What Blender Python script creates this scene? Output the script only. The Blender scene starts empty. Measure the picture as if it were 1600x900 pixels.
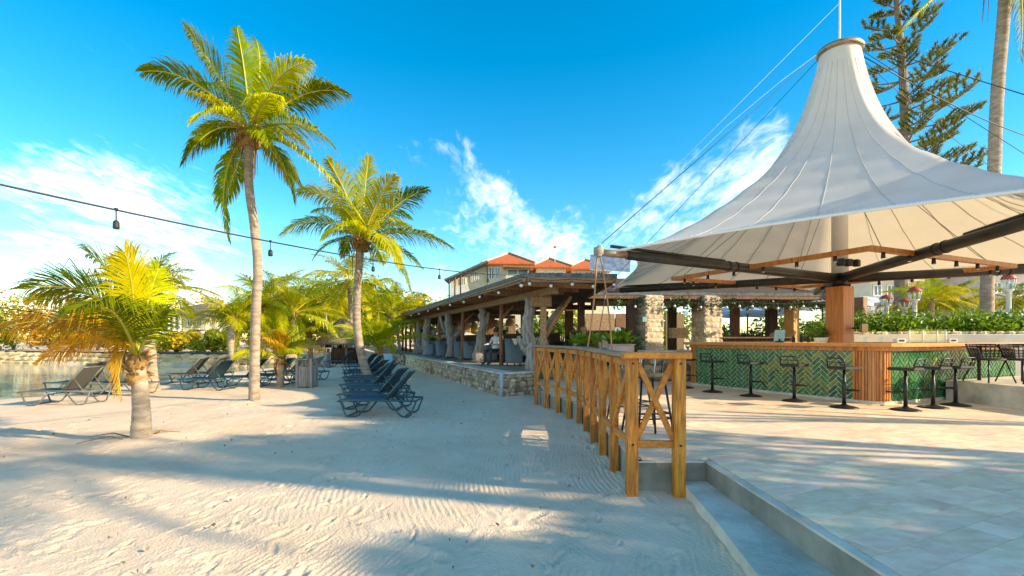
import bpy, math, random
import numpy as np
from mathutils import Vector, Matrix

random.seed(7)
R = math.radians
scene = bpy.context.scene
col = scene.collection

# ---------------------------------------------------------------- camera
CAMZ, HOR, F = 1.5, 530.0, 750.0
cam = bpy.data.cameras.new("camera")
cam.sensor_width = 36.0
cam.lens = 36.0 * F / 1600.0
cam.shift_y = (HOR - 450.0) / 1600.0
cam.clip_start = 0.05
cam.clip_end = 3000
camo = bpy.data.objects.new("camera", cam)
camo.location = (0, 0, CAMZ)
camo.rotation_euler = (R(90), 0, 0)
col.objects.link(camo)
scene.camera = camo

# ---------------------------------------------------------------- sky
SUN_AZ = Vector((0.956, -0.293))
SUN_EL = 23.0
world = bpy.data.worlds.new("World")
scene.world = world
world.use_nodes = True
wn, wl = world.node_tree.nodes, world.node_tree.links
wn.clear()


def wnode(t, **k):
    n = wn.new(t)
    for a, b in k.items():
        setattr(n, a, b)
    return n


def wmath(op, a, b=None, c=None):
    n = wnode('ShaderNodeMath', operation=op)
    for i, v in enumerate((a, b, c)):
        if v is None:
            continue
        if isinstance(v, (int, float)):
            n.inputs[i].default_value = v
        else:
            wl.new(v, n.inputs[i])
    return n.outputs[0]


sky = wnode('ShaderNodeTexSky', sky_type='NISHITA')
sky.sun_disc = False
sky.sun_elevation = R(SUN_EL)
sky.sun_rotation = math.atan2(SUN_AZ.x, SUN_AZ.y)
sky.air_density = 1.0
sky.dust_density = 0.15
sky.ozone_density = 1.5
hs = wnode('ShaderNodeHueSaturation')
hs.inputs['Hue'].default_value = 0.488
hs.inputs['Saturation'].default_value = 1.54
hs.inputs['Value'].default_value = 0.92
wl.new(sky.outputs[0], hs.inputs['Color'])
tc = wnode('ShaderNodeTexCoord')
sep = wnode('ShaderNodeSeparateXYZ')
wl.new(tc.outputs['Generated'], sep.inputs[0])
zc = wmath('ADD', wmath('MAXIMUM', sep.outputs[2], 0.0), 0.16)
cx = wmath('DIVIDE', sep.outputs[0], zc)
cy = wmath('DIVIDE', sep.outputs[1], zc)
cmb = wnode('ShaderNodeCombineXYZ')
wl.new(cx, cmb.inputs[0])
wl.new(cy, cmb.inputs[1])


def wnoise(scale, detail, rough, sx=1, sy=1, rz=0.0, off=0.0, dist=0.0):
    m = wnode('ShaderNodeMapping')
    m.inputs['Scale'].default_value = (sx, sy, 1)
    m.inputs['Rotation'].default_value = (0, 0, rz)
    m.inputs['Location'].default_value = (off, off * 0.7, 0)
    wl.new(cmb.outputs[0], m.inputs[0])
    n = wnode('ShaderNodeTexNoise')
    n.inputs['Scale'].default_value = scale
    n.inputs['Detail'].default_value = detail
    n.inputs['Roughness'].default_value = rough
    n.inputs['Distortion'].default_value = dist
    wl.new(m.outputs[0], n.inputs['Vector'])
    return n.outputs['Fac']


wm = wnode('ShaderNodeTexNoise')
wm.inputs['Scale'].default_value = 4.5
wm.inputs['Detail'].default_value = 5
wl.new(tc.outputs['Generated'], wm.inputs['Vector'])
wsub = wnode('ShaderNodeVectorMath', operation='SUBTRACT')
wl.new(wm.outputs['Color'], wsub.inputs[0])
wsub.inputs[1].default_value = (.5, .5, .5)
wsc = wnode('ShaderNodeVectorMath', operation='SCALE')
wl.new(wsub.outputs[0], wsc.inputs[0])
wsc.inputs['Scale'].default_value = .34
wadd = wnode('ShaderNodeVectorMath', operation='ADD')
wl.new(tc.outputs['Generated'], wadd.inputs[0])
wl.new(wsc.outputs[0], wadd.inputs[1])


def blob(s, t, r, k=1.0, y=1.0):
    d = Vector((s, y, t)).normalized()
    vm = wnode('ShaderNodeVectorMath', operation='DISTANCE')
    wl.new(wadd.outputs[0], vm.inputs[0])
    vm.inputs[1].default_value = d
    q = wmath('DIVIDE', vm.outputs['Value'], r)
    return wmath('MULTIPLY', wmath('EXPONENT', wmath('MULTIPLY', wmath('MULTIPLY', q, q), -1.0)), k)


# cloud banks: (x/y, z/y, angular radius, weight) on the sky; thin high cloud drifts on everywhere
BANKS = [(-1.08, .32, .11, .42), (-.95, .25, .12, .42), (-.72, .22, .12, .40), (-.95, .06, .15, .4), (-.62, .10, .2, .42), (-.86, .66, .09, .32),
         (-.20, .39, .06, .42), (-.12, .335, .07, .55), (-.03, .275, .07, .52), (.08, .275, .065, .48),
         (.02, .18, .14, .5), (.20, .20, .12, .55), (.34, .26, .10, .58), (.46, .33, .09, .58), (.54, .38, .06, .5), (-.15, .10, .15, .45), (.4, .12, .2, .4)]
FILL_CLOUDS = [(az, .20 + .14 * ((k * 7) % 3), .24 + .05 * (k % 3)) for k, az in enumerate((70, 94, 116, 138, 160, 182, 204, 226, 248, 270))]
acc = None
for b_ in BANKS:
    v = blob(*b_)
    acc = v if acc is None else wmath('ADD', acc, v)
for az, t_, r_ in FILL_CLOUDS:                    # unseen, heavier cloud added round the horizon to whiten the shade
    v = blob(math.sin(R(az)), t_, r_, .95, math.cos(R(az)))
    acc = wmath('ADD', acc, v)
acc = wmath('MINIMUM', acc, 1.15)
n1 = wnoise(2.6, 8, .62, 1.0, .6, .5, 3.0, .5)
n2 = wnoise(17.0, 6, .62, 1.0, .40, -.55, 1.0, .7)
wisp = wmath('ADD', wmath('MULTIPLY', wmath('SUBTRACT', n1, .5), 1.5), wmath('MULTIPLY', wmath('SUBTRACT', n2, .5), 1.2))
mask = wmath('SUBTRACT', wmath('ADD', wmath('MULTIPLY', acc, .92), wisp), .46)
mr = wnode('ShaderNodeMapRange')
mr.interpolation_type = 'SMOOTHSTEP'
mr.inputs['From Min'].default_value = 0.0
mr.inputs['From Max'].default_value = 1.0
mr.inputs['To Max'].default_value = 0.70
wl.new(mask, mr.inputs[0])
mixc = wnode('ShaderNodeMixRGB')
mixc.inputs[2].default_value = (7.4, 7.0, 6.4, 1)
wl.new(mr.outputs[0], mixc.inputs[0])
wl.new(hs.outputs[0], mixc.inputs[1])
bg = wnode('ShaderNodeBackground')
bg.inputs['Strength'].default_value = 0.15
wl.new(mixc.outputs[0], bg.inputs['Color'])
wo = wnode('ShaderNodeOutputWorld')
wl.new(bg.outputs[0], wo.inputs['Surface'])

# ---------------------------------------------------------------- sun, exposure
sl = bpy.data.lights.new("sun", 'SUN')
sl.energy = 4.3
sl.angle = R(0.7)
sl.color = (1.0, .82, .54)
so = bpy.data.objects.new("sun", sl)
ce, se = math.cos(R(SUN_EL)), math.sin(R(SUN_EL))
so.rotation_euler = Vector((-SUN_AZ.x * ce, -SUN_AZ.y * ce, -se)).to_track_quat('-Z', 'Y').to_euler()
so.location = (30, -9, 20)
col.objects.link(so)
vs = scene.view_settings
vs.view_transform = 'Standard'
vs.look = 'None'
vs.exposure = 1.06
vs.gamma = 1.0
vs.use_curve_mapping = False


# ---------------------------------------------------------------- helpers
def G(px, py, z=0.0):
    """point of the horizontal plane z seen at photograph pixel px, py"""
    Y = (CAMZ - z) * F / (py - HOR)
    return Vector(((px - 800) / F * Y, Y, z))


def P(px, py, Y):
    return Vector(((px - 800) / F * Y, Y, CAMZ + (HOR - py) / F * Y))


class MB:
    def __init__(s):
        s.v, s.f, s.sm = [], [], []

    def add(s, vs_, fs, smooth=False):
        o = len(s.v)
        s.v += [tuple(q) for q in vs_]
        s.f += [tuple(i + o for i in q) for q in fs]
        s.sm += [smooth] * len(fs)
        return s

    def box(s, c, d, M=None):
        x, y, z = d[0] / 2, d[1] / 2, d[2] / 2
        p = [Vector(q) for q in ((-x, -y, -z), (x, -y, -z), (x, y, -z), (-x, y, -z), (-x, -y, z), (x, -y, z), (x, y, z), (-x, y, z))]
        if M is not None:
            p = [M @ q for q in p]
        c = Vector(c)
        return s.add([q + c for q in p], [(0, 3, 2, 1), (4, 5, 6, 7), (0, 1, 5, 4), (1, 2, 6, 5), (2, 3, 7, 6), (3, 0, 4, 7)])

    def bbox(s, c, d, b=.006, M=None):
        """box with bevelled edges"""
        x, y, z = d[0] / 2, d[1] / 2, d[2] / 2
        b = min(b, x * .45, y * .45, z * .45)
        rings = []
        for (zz, k) in ((-z, b), (-z + b, 0), (z - b, 0), (z, b)):
            X, Y = x - k, y - k
            q = b if k == 0 else b * .4
            rings.append([(-X + q, -Y, zz), (X - q, -Y, zz), (X, -Y + q, zz), (X, Y - q, zz), (X - q, Y, zz), (-X + q, Y, zz), (-X, Y - q, zz), (-X, -Y + q, zz)])
        vv = [Vector(p) for r_ in rings for p in r_]
        if M is not None:
            vv = [M @ q for q in vv]
        c = Vector(c)
        ff = [tuple(range(7, -1, -1)), tuple(range(24, 32))]
        for k in range(3):
            for i in range(8):
                j = (i + 1) % 8
                ff.append((k * 8 + i, k * 8 + j, k * 8 + 8 + j, k * 8 + 8 + i))
        return s.add([q + c for q in vv], ff)

    def beam(s, a, b, w, h, bev=.004, up=(0, 0, 1)):
        """bevelled bar from a to b, w wide, h high"""
        a, b = Vector(a), Vector(b)
        d = b - a
        L = d.length
        x = d.normalized()
        y = Vector(up).cross(x)
        if y.length < 1e-4:
            y = Vector((0, 1, 0)).cross(x)
            if y.length < 1e-4:
                y = Vector((1, 0, 0)).cross(x)
        y.normalize()
        z = x.cross(y)
        M = Matrix((x, y, z)).transposed()
        return s.bbox((a + b) / 2, (L, w, h), bev, M)

    def tube(s, pts, rad, n=8, cap=True, smooth=True, wob=0.0, rnd=None):
        pts = [Vector(p) for p in pts]
        m = len(pts)
        if isinstance(rad, (int, float)):
            rad = [rad] * m
        o = len(s.v)
        ref = None
        for i, p in enumerate(pts):
            t = (pts[min(i + 1, m - 1)] - pts[max(i - 1, 0)])
            if t.length < 1e-9:
                t = Vector((0, 0, 1))
            t.normalize()
            if ref is None:
                ref = Vector((1, 0, 0)) if abs(t.x) < .8 else Vector((0, 1, 0))
            a = (ref - t * ref.dot(t))
            a.normalize()
            ref = a
            b = t.cross(a)
            for k in range(n):
                w = rad[i]
                if wob and rnd:
                    w *= 1 + rnd.uniform(-wob, wob)
                g = 2 * math.pi * k / n
                s.v.append(tuple(p + a * (w * math.cos(g)) + b * (w * math.sin(g))))
        for i in range(m - 1):
            for k in range(n):
                j = (k + 1) % n
                s.f.append((o + i * n + k, o + i * n + j, o + i * n + n + j, o + i * n + n + k))
                s.sm.append(smooth)
        if cap:
            s.f.append(tuple(o + k for k in range(n - 1, -1, -1)))
            s.f.append(tuple(o + (m - 1) * n + k for k in range(n)))
            s.sm += [False, False]
        return s

    def lathe(s, prof, c=(0, 0, 0), n=16, smooth=True, cap=True):
        c = Vector(c)
        o = len(s.v)
        for r_, z in prof:
            for k in range(n):
                g = 2 * math.pi * k / n
                s.v.append(tuple(c + Vector((r_ * math.cos(g), r_ * math.sin(g), z))))
        m = len(prof)
        for i in range(m - 1):
            for k in range(n):
                j = (k + 1) % n
                s.f.append((o + i * n + k, o + i * n + j, o + i * n + n + j, o + i * n + n + k))
                s.sm.append(smooth)
        if cap:
            s.f.append(tuple(o + k for k in range(n - 1, -1, -1)))
            s.f.append(tuple(o + (m - 1) * n + k for k in range(n)))
            s.sm += [False, False]
        return s

    def prism(s, poly, z0, z1):
        n = len(poly)
        vv = [(p[0], p[1], z0) for p in poly] + [(p[0], p[1], z1) for p in poly]
        return s.add(vv, [tuple(range(n - 1, -1, -1)), tuple(range(n, 2 * n))] + [(i, (i + 1) % n, n + (i + 1) % n, n + i) for i in range(n)])

    def stone(s, c, d, rnd, M=None):
        """rough rounded stone, 24 vertices"""
        o = len(s.v)
        c = Vector(c)
        for (zz, k) in ((-.5, .55), (-.22, 1.0), (.22, 1.0), (.5, .6)):
            for i in range(6):
                g = 2 * math.pi * (i + .5) / 6
                w = k * rnd.uniform(.8, 1.15)
                ca, sa = math.cos(g), math.sin(g)
                q = Vector((.56 * w * math.copysign(abs(ca) ** .7, ca) * d[0], .56 * w * math.copysign(abs(sa) ** .7, sa) * d[1], (zz + rnd.uniform(-.06, .06)) * d[2]))
                if M is not None:
                    q = M @ q
                s.v.append(tuple(c + q))
        for i in range(3):
            for k in range(6):
                j = (k + 1) % 6
                s.f.append((o + i * 6 + k, o + i * 6 + j, o + i * 6 + 6 + j, o + i * 6 + 6 + k))
                s.sm.append(False)
        s.f.append(tuple(o + k for k in range(5, -1, -1)))
        s.f.append(tuple(o + 18 + k for k in range(6)))
        s.sm += [False, False]
        return s

    def mesh(s, name, org=(0, 0, 0)):
        me = bpy.data.meshes.new(name)
        ox, oy, oz = org
        vv = [(a - ox, b - oy, c - oz) for a, b, c in s.v] if (ox or oy or oz) else s.v
        me.from_pydata(vv, [], s.f)
        me.polygons.foreach_set('use_smooth', s.sm)
        me.update()
        return me

    def build(s, name, mat, parent=None, label=None, cat=None, group=None, kind=None, org=None):
        if org is None:
            org = wloc(parent) if parent is not None else (0, 0, 0)
        o = bpy.data.objects.new(name, s.mesh(name, org))
        col.objects.link(o)
        if mat is not None:
            o.data.materials.append(mat)
        if parent is not None:
            o.parent = parent
        tag(o, label, cat, group, kind)
        return o


def wloc(o):
    v = Vector((0, 0, 0))
    while o is not None:
        v = v + o.location
        o = o.parent
    return v


def tag(o, label=None, cat=None, group=None, kind=None):
    for k, v in (('label', label), ('category', cat), ('group', group), ('kind', kind)):
        if v:
            o[k] = v
    return o


def thing(name, label, cat, loc=(0, 0, 0), group=None):
    o = bpy.data.objects.new(name, None)
    o.empty_display_size = .2
    o.location = loc
    col.objects.link(o)
    return tag(o, label, cat, group)


def inst(name, me, parent, loc, rot=None, sc=None):
    o = bpy.data.objects.new(name, me)
    o.location = loc
    if rot is not None:
        o.rotation_euler = rot
    if sc is not None:
        o.scale = sc
    o.parent = parent
    col.objects.link(o)
    return o


def kids(o, pool):
    return [c for c in pool if c.parent is o]


def copy_tree(o, parent=None, pool=None):
    pool = pool if pool is not None else list(o.children_recursive)
    c = o.copy()
    col.objects.link(c)
    c.parent = parent
    for ch in kids(o, pool):
        copy_tree(ch, c, pool)
    return c


# ---------------------------------------------------------------- materials
def M(name, c1, c2=None, scale=8.0, rough=.7, bump=0.0, bscale=None, metal=0.0, stretch=(1, 1, 1), rnd=0.0, spec=.5,
      detail=4, transl=0.0, tcol=None, coat=0.0, hue=0.0, contrast=(.35, .65)):
    m = bpy.data.materials.new(name)
    m.use_nodes = True
    nt = m.node_tree
    N, L = nt.nodes, nt.links
    b = N['Principled BSDF']
    b.inputs['Roughness'].default_value = rough
    b.inputs['Metallic'].default_value = metal
    b.inputs['Specular IOR Level'].default_value = spec
    if coat:
        b.inputs['Coat Weight'].default_value = coat
        b.inputs['Coat Roughness'].default_value = .08
    co = N.new('ShaderNodeTexCoord')
    mp = N.new('ShaderNodeMapping')
    mp.inputs['Scale'].default_value = stretch
    L.new(co.outputs['Object'], mp.inputs[0])
    oi = N.new('ShaderNodeObjectInfo')
    va = N.new('ShaderNodeVectorMath')
    va.operation = 'ADD'
    vs_ = N.new('ShaderNodeVectorMath')
    vs_.operation = 'SCALE'
    vs_.inputs[0].default_value = (13.1, 7.7, 5.3)
    L.new(oi.outputs['Random'], vs_.inputs['Scale'])
    L.new(mp.outputs[0], va.inputs[0])
    L.new(vs_.outputs[0], va.inputs[1])
    c2 = c2 or c1
    nz = N.new('ShaderNodeTexNoise')
    nz.inputs['Scale'].default_value = scale
    nz.inputs['Detail'].default_value = detail
    nz.inputs['Roughness'].default_value = .6
    L.new(va.outputs[0], nz.inputs['Vector'])
    rp = N.new('ShaderNodeValToRGB')
    rp.color_ramp.elements[0].position = contrast[0]
    rp.color_ramp.elements[1].position = contrast[1]
    rp.color_ramp.elements[0].color = (*c1, 1)
    rp.color_ramp.elements[1].color = (*c2, 1)
    L.new(nz.outputs['Fac'], rp.inputs[0])
    out = rp.outputs[0]
    if rnd or hue:
        h = N.new('ShaderNodeHueSaturation')
        mrn = N.new('ShaderNodeMapRange')
        mrn.inputs['To Min'].default_value = 1 - rnd
        mrn.inputs['To Max'].default_value = 1 + rnd
        L.new(oi.outputs['Random'], mrn.inputs[0])
        L.new(mrn.outputs[0], h.inputs['Value'])
        if hue:
            wn_ = N.new('ShaderNodeTexWhiteNoise')
            wn_.noise_dimensions = '1D'
            L.new(oi.outputs['Random'], wn_.inputs['W'])
            mh = N.new('ShaderNodeMapRange')
            mh.inputs['To Min'].default_value = .5 - hue
            mh.inputs['To Max'].default_value = .5 + hue
            L.new(wn_.outputs['Value'], mh.inputs[0])
            L.new(mh.outputs[0], h.inputs['Hue'])
        L.new(out, h.inputs['Color'])
        out = h.outputs[0]
    L.new(out, b.inputs['Base Color'])
    if bump:
        n2 = N.new('ShaderNodeTexNoise')
        n2.inputs['Scale'].default_value = bscale or scale * 4
        n2.inputs['Detail'].default_value = 5
        L.new(va.outputs[0], n2.inputs['Vector'])
        bp = N.new('ShaderNodeBump')
        bp.inputs['Strength'].default_value = bump
        bp.inputs['Distance'].default_value = .02
        L.new(n2.outputs['Fac'], bp.inputs['Height'])
        L.new(bp.outputs[0], b.inputs['Normal'])
    if transl:
        t = N.new('ShaderNodeBsdfTranslucent')
        if tcol:
            t.inputs['Color'].default_value = (*tcol, 1)
        else:
            L.new(out, t.inputs['Color'])
        mx = N.new('ShaderNodeMixShader')
        mx.inputs[0].default_value = transl
        L.new(b.outputs[0], mx.inputs[1])
        L.new(t.outputs[0], mx.inputs[2])
        L.new(mx.outputs[0], N['Material Output'].inputs['Surface'])
    return m


def glass(name, colr=(1, 1, 1), rough=.02, alpha=.25):
    """thin pane: mostly see-through with a sharp reflection"""
    m = bpy.data.materials.new(name)
    m.use_nodes = True
    N, L = m.node_tree.nodes, m.node_tree.links
    N.remove(N['Principled BSDF'])
    t = N.new('ShaderNodeBsdfTransparent')
    t.inputs[0].default_value = (*colr, 1)
    g = N.new('ShaderNodeBsdfGlossy')
    g.inputs['Roughness'].default_value = rough
    fr = N.new('ShaderNodeLayerWeight')
    fr.inputs[0].default_value = .25
    pw = N.new('ShaderNodeMath')
    pw.operation = 'POWER'
    pw.inputs[1].default_value = 2.0
    L.new(fr.outputs['Facing'], pw.inputs[0])
    ad = N.new('ShaderNodeMath')
    ad.operation = 'MULTIPLY_ADD'
    ad.inputs[1].default_value = .15
    ad.inputs[2].default_value = alpha * .13
    L.new(pw.outputs[0], ad.inputs[0])
    mx = N.new('ShaderNodeMixShader')
    L.new(ad.outputs[0], mx.inputs[0])
    L.new(t.outputs[0], mx.inputs[1])
    L.new(g.outputs[0], mx.inputs[2])
    L.new(mx.outputs[0], N['Material Output'].inputs['Surface'])
    return m


m_sand = M('sand', (.76, .555, .38), (.86, .665, .485), 1.2, .95, .7, 55.0, spec=.1, detail=8, contrast=(.3, .7))
m_sandfar = m_sand
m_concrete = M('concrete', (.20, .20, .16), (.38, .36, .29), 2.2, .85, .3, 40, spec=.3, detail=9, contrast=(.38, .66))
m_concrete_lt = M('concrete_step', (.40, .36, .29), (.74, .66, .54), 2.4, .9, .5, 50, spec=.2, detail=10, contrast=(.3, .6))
m_trav = M('travertine', (.76, .52, .33), (.95, .74, .53), 5.0, .55, .15, 60, rnd=.13, hue=.018, stretch=(1, 1.8, 1), contrast=(.3, .62), detail=7)
m_trav2 = M('travertine_far', (.76, .53, .34), (.94, .73, .52), 3.0, .55, .12, 60, contrast=(.35, .62), detail=7)
m_wood = M('fence_wood', (.30, .085, .008), (.66, .25, .025), 6.0, .55, .25, 30, stretch=(6, 6, .7), rnd=.18, hue=.012, detail=6)
m_wood_h = M('fence_wood_rail', (.46, .15, .014), (.70, .28, .03), 5.0, .55, .25, 30, stretch=(4, .6, 6), rnd=.12, detail=6)
m_wood_grey = M('weathered_rail', (.26, .17, .10), (.42, .29, .17), 6.0, .8, .3, 30, stretch=(5, .6, 6), rnd=.1, detail=6)
m_bar_wood = M('bar_wood', (.40, .13, .022), (.66, .26, .05), 5.0, .4, .12, 30, stretch=(3, 3, .5), rnd=.2, detail=6)
m_bar_top = M('bar_counter_wood', (.56, .22, .04), (.72, .32, .07), 4.0, .35, .1, 30, stretch=(.7, 4, 4), detail=6)
m_post = M('post_wood', (.42, .13, .025), (.60, .22, .045), 4.0, .5, .15, 25, stretch=(6, 6, .4), detail=6)
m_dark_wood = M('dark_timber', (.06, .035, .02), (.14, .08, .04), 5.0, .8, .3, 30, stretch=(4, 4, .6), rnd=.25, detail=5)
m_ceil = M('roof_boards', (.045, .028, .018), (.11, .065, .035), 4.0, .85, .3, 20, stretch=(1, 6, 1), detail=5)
m_mid_wood = M('pole_wood', (.17, .075, .035), (.32, .16, .08), 5.0, .75, .3, 30, stretch=(5, 5, .6), rnd=.25, detail=5)
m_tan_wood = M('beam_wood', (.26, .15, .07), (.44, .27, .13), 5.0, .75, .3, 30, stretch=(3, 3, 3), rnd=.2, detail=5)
m_log = M('driftwood', (.16, .145, .125), (.42, .39, .35), 3.5, .9, .8, 12, stretch=(5, 5, .5), rnd=.15, detail=7)
m_shingle = M('roof_shingle', (.07, .085, .09), (.17, .19, .19), 7.0, .85, .4, 30, detail=6)
m_stone = M('wall_stone', (.26, .20, .13), (.60, .50, .36), 5.0, .92, .6, 25, rnd=.4, hue=.025, detail=6)
m_stone_lt = M('pillar_stone', (.40, .30, .19), (.70, .58, .42), 4.0, .92, .5, 25, rnd=.28, hue=.02, detail=6)
m_mortar_lt = M('pillar_mortar', (.40, .33, .24), (.52, .44, .33), 8.0, .95, .4, 30)
m_mortar = M('wall_mortar', (.13, .11, .085), (.25, .21, .16), 8.0, .95, .5, 30)
m_canvas = M('tent_fabric', (.74, .69, .62), (.84, .79, .72), 1.5, .55, .06, 3, spec=.3, transl=.28, tcol=(.85, .74, .52))
m_seam = M('tent_seam', (.50, .45, .36), None, 8, .7)
m_topseam = M('tent_top_seam', (.62, .58, .52), None, 8, .6)
m_hem = M('tent_hem', (.82, .8, .76), None, 8, .6)
m_steel_dk = M('dark_steel', (.028, .026, .025), (.05, .045, .042), 4, .38, .05, 30, metal=.3)
m_black = M('black_metal', (.012, .012, .013), (.022, .022, .023), 10, .42, .05, 60, metal=.2)
m_blackplas = M('black_plastic', (.015, .015, .017), None, 10, .5)
m_white = M('white_paint', (.74, .74, .72), (.82, .82, .8), 5, .45)
m_cream = M('cream_render', (.62, .55, .38), (.72, .65, .48), 2, .85, .1, 30)
m_cream2 = M('pale_render', (.55, .53, .47), (.68, .66, .58), 2, .85, .1, 30)
m_bluewall = M('pale_blue_render', (.42, .50, .55), (.55, .62, .66), 2, .85, .1, 30)
m_redtile = M('red_roof_tile', (.45, .095, .02), (.64, .16, .04), 3, .8, .5, 14, stretch=(1, 1, 6))
m_brownroof = M('brown_roof', (.12, .08, .06), (.22, .16, .12), 3, .85, .4, 14)
m_ringmetal = M('weathered_copper', (.25, .17, .10), (.42, .32, .22), 8, .5, .2, 30, metal=.5)
m_rope = M('rope', (.34, .19, .08), (.48, .28, .13), 30, .9, .5, 80)
m_rope_gr = M('grey_rope', (.28, .25, .2), (.4, .36, .3), 30, .9, .5, 80)
m_cable = M('cable', (.02, .02, .022), None, 8, .6)
m_cablewhite = M('pale_cable', (.45, .5, .55), None, 8, .5)
m_teal = M('lounger_frame', (.016, .06, .085), (.03, .085, .11), 8, .3, .05, 40)
m_sling = M('lounger_sling', (.008, .03, .05), (.016, .05, .075), 60, .65, .2, 300)
m_slinggr = M('lounger_sling_grey', (.045, .045, .04), (.09, .085, .07), 60, .7, .2, 300)
m_framegr = M('lounger_frame_grey', (.10, .11, .10), (.16, .16, .14), 8, .45)
m_binwood = M('bin_slats', (.24, .21, .18), (.40, .37, .33), 6, .85, .3, 30, stretch=(5, 5, .6), rnd=.2)
m_thatch = M('thatch', (.15, .12, .09), (.33, .27, .20), 14, .95, .9, 40, stretch=(1, 1, .4))
m_trunk = M('palm_trunk', (.25, .185, .13), (.48, .38, .28), 4.0, .92, .6, 22, stretch=(1, 1, 3), rnd=.12, detail=6)
m_fibre = M('palm_fibre', (.20, .11, .035), (.42, .25, .08), 14, .95, .7, 40, rnd=.2)
m_stem = M('frond_stem', (.40, .36, .02), (.55, .46, .04), 5, .6)
m_leafg = M('frond_green', (.15, .24, .001), (.33, .37, .002), 3.0, .55, rnd=.3, hue=.02, transl=.42, spec=.12)
m_leafy = M('frond_yellowgreen', (.40, .40, .001), (.62, .55, .002), 3.0, .5, rnd=.2, hue=.018, transl=.42, spec=.1)
m_leafo = M('frond_golden', (.62, .31, .004), (.80, .46, .008), 3.0, .55, rnd=.2, transl=.36, spec=.3)
m_leafd = M('frond_dead', (.26, .13, .03), (.42, .24, .07), 5.0, .8, rnd=.2, transl=.15, spec=.2)
m_pine = M('pine_needles', (.11, .14, .016), (.27, .26, .03), 4.0, .6, rnd=.25, transl=.15)
m_pinebark = M('pine_bark', (.16, .12, .09), (.32, .26, .2), 6, .95, .6, 25)
m_hedge = M('hedge_leaves', (.08, .19, .010), (.30, .42, .015), 2.2, .45, rnd=.15, transl=.3)
m_bush = M('bush_leaves', (.22, .25, .004), (.56, .46, .006), 1.1, .5, rnd=.3, hue=.02, transl=.32)
m_bushdk = M('dark_bush_leaves', (.03, .07, .012), (.09, .15, .02), 2, .5, rnd=.3, transl=.25)
m_dryleaf = M('dry_bush_leaves', (.42, .20, .012), (.64, .42, .02), 1.3, .6, rnd=.25, transl=.3)
m_bark = M('bark', (.12, .085, .06), (.24, .18, .13), 6, .95, .6, 25)
m_chair = M('wicker_grey', (.10, .14, .165), (.17, .215, .24), 40, .7, .4, 120, rnd=.12)
m_cushion = M('cushion', (.20, .22, .22), (.28, .3, .3), 20, .85)
m_ratan = M('dark_rattan', (.028, .018, .014), (.06, .04, .03), 40, .6, .4, 120)
m_planter = M('planter_wood', (.38, .30, .28), (.52, .43, .41), 6, .8, .2, 30, stretch=(.6, 3, 4))
m_umb = M('umbrella_cloth', (.72, .73, .74), (.8, .8, .8), 2, .7, transl=.25)
m_umbblue = M('umbrella_blue_cloth', (.40, .54, .68), (.5, .62, .74), 2, .7, transl=.25)
m_grout = M('tile_grout', (.74, .70, .50), (.84, .8, .62), 20, .7)
m_tile = M('green_tile', (.012, .095, .03), (.04, .19, .06), 6, .2, .06, 18, rnd=.35, hue=.05, spec=.6)
m_tile_refl = M('olive_reflection_tile', (.07, .15, .02), (.24, .26, .04), 5, .2, .06, 18, rnd=.35, hue=.03, spec=.6)  # olive for the golden reflection mid left face, plus some random tiles
m_glass = glass('clear_glass', (.86, .95, .93), .02, .3)
m_bulb = glass('bulb_glass', (.95, .93, .88), .05, .5)
m_frost = M('frosted_bulb', (.8, .78, .72), None, 5, .25)
m_pane = M('window_glass', (.05, .09, .12), (.12, .18, .22), 1, .08, spec=.8)
m_redcap = M('lamp_cap_red', (.42, .05, .03), (.5, .08, .05), 6, .5)
m_pipe = M('grey_blue_pipe', (.36, .44, .5), (.45, .52, .56), 6, .5)
m_cyan = M('pale_cyan_board', (.32, .55, .62), (.4, .62, .68), 4, .6)
m_rock = M('shore_rock', (.56, .38, .18), (.86, .64, .36), 1.6, .95, .6, 8, rnd=.25)
m_screen = M('dark_screen', (.01, .011, .014), None, 4, .1)
m_bldblue = M('distant_panel', (.10, .16, .3), (.25, .32, .42), 3, .3)
m_wood_lit = M('lit_wood', (.55, .26, .06), (.66, .34, .1), 4, .6)  # wood with warm light put into its colour; no lamp


# water
def water_mat():
    m = bpy.data.materials.new('lagoon_water')
    m.use_nodes = True
    N, L = m.node_tree.nodes, m.node_tree.links
    b = N['Principled BSDF']
    b.inputs['Base Color'].default_value = (.36, .42, .33, 1)
    b.inputs['Roughness'].default_value = .07
    b.inputs['Specular IOR Level'].default_value = .6
    co = N.new('ShaderNodeTexCoord')
    mp = N.new('ShaderNodeMapping')
    mp.inputs['Scale'].default_value = (.6, 1.8, 1)
    L.new(co.outputs['Object'], mp.inputs[0])
    nz = N.new('ShaderNodeTexNoise')
    nz.inputs['Scale'].default_value = 1.6
    nz.inputs['Detail'].default_value = 4
    L.new(mp.outputs[0], nz.inputs['Vector'])
    bp = N.new('ShaderNodeBump')
    bp.inputs['Strength'].default_value = .25
    bp.inputs['Distance'].default_value = .04
    L.new(nz.outputs['Fac'], bp.inputs['Height'])
    L.new(bp.outputs[0], b.inputs['Normal'])
    return m


m_water = water_mat()

# ================================================================ GROUND
ZP = .315           # terrace floor
rng = np.random.default_rng(5)


def sines(X, Y, wl_, n, seed, ax=1.0, ay=1.0):
    r_ = np.random.default_rng(seed)
    out = np.zeros_like(X)
    for i in range(n):
        a = r_.uniform(0, 2 * np.pi)
        k = 2 * np.pi / (wl_ * r_.uniform(.6, 1.6))
        out += np.sin(k * (np.cos(a) * X * ax + np.sin(a) * Y * ay) + r_.uniform(0, 6.28))
    return out / n


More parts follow.
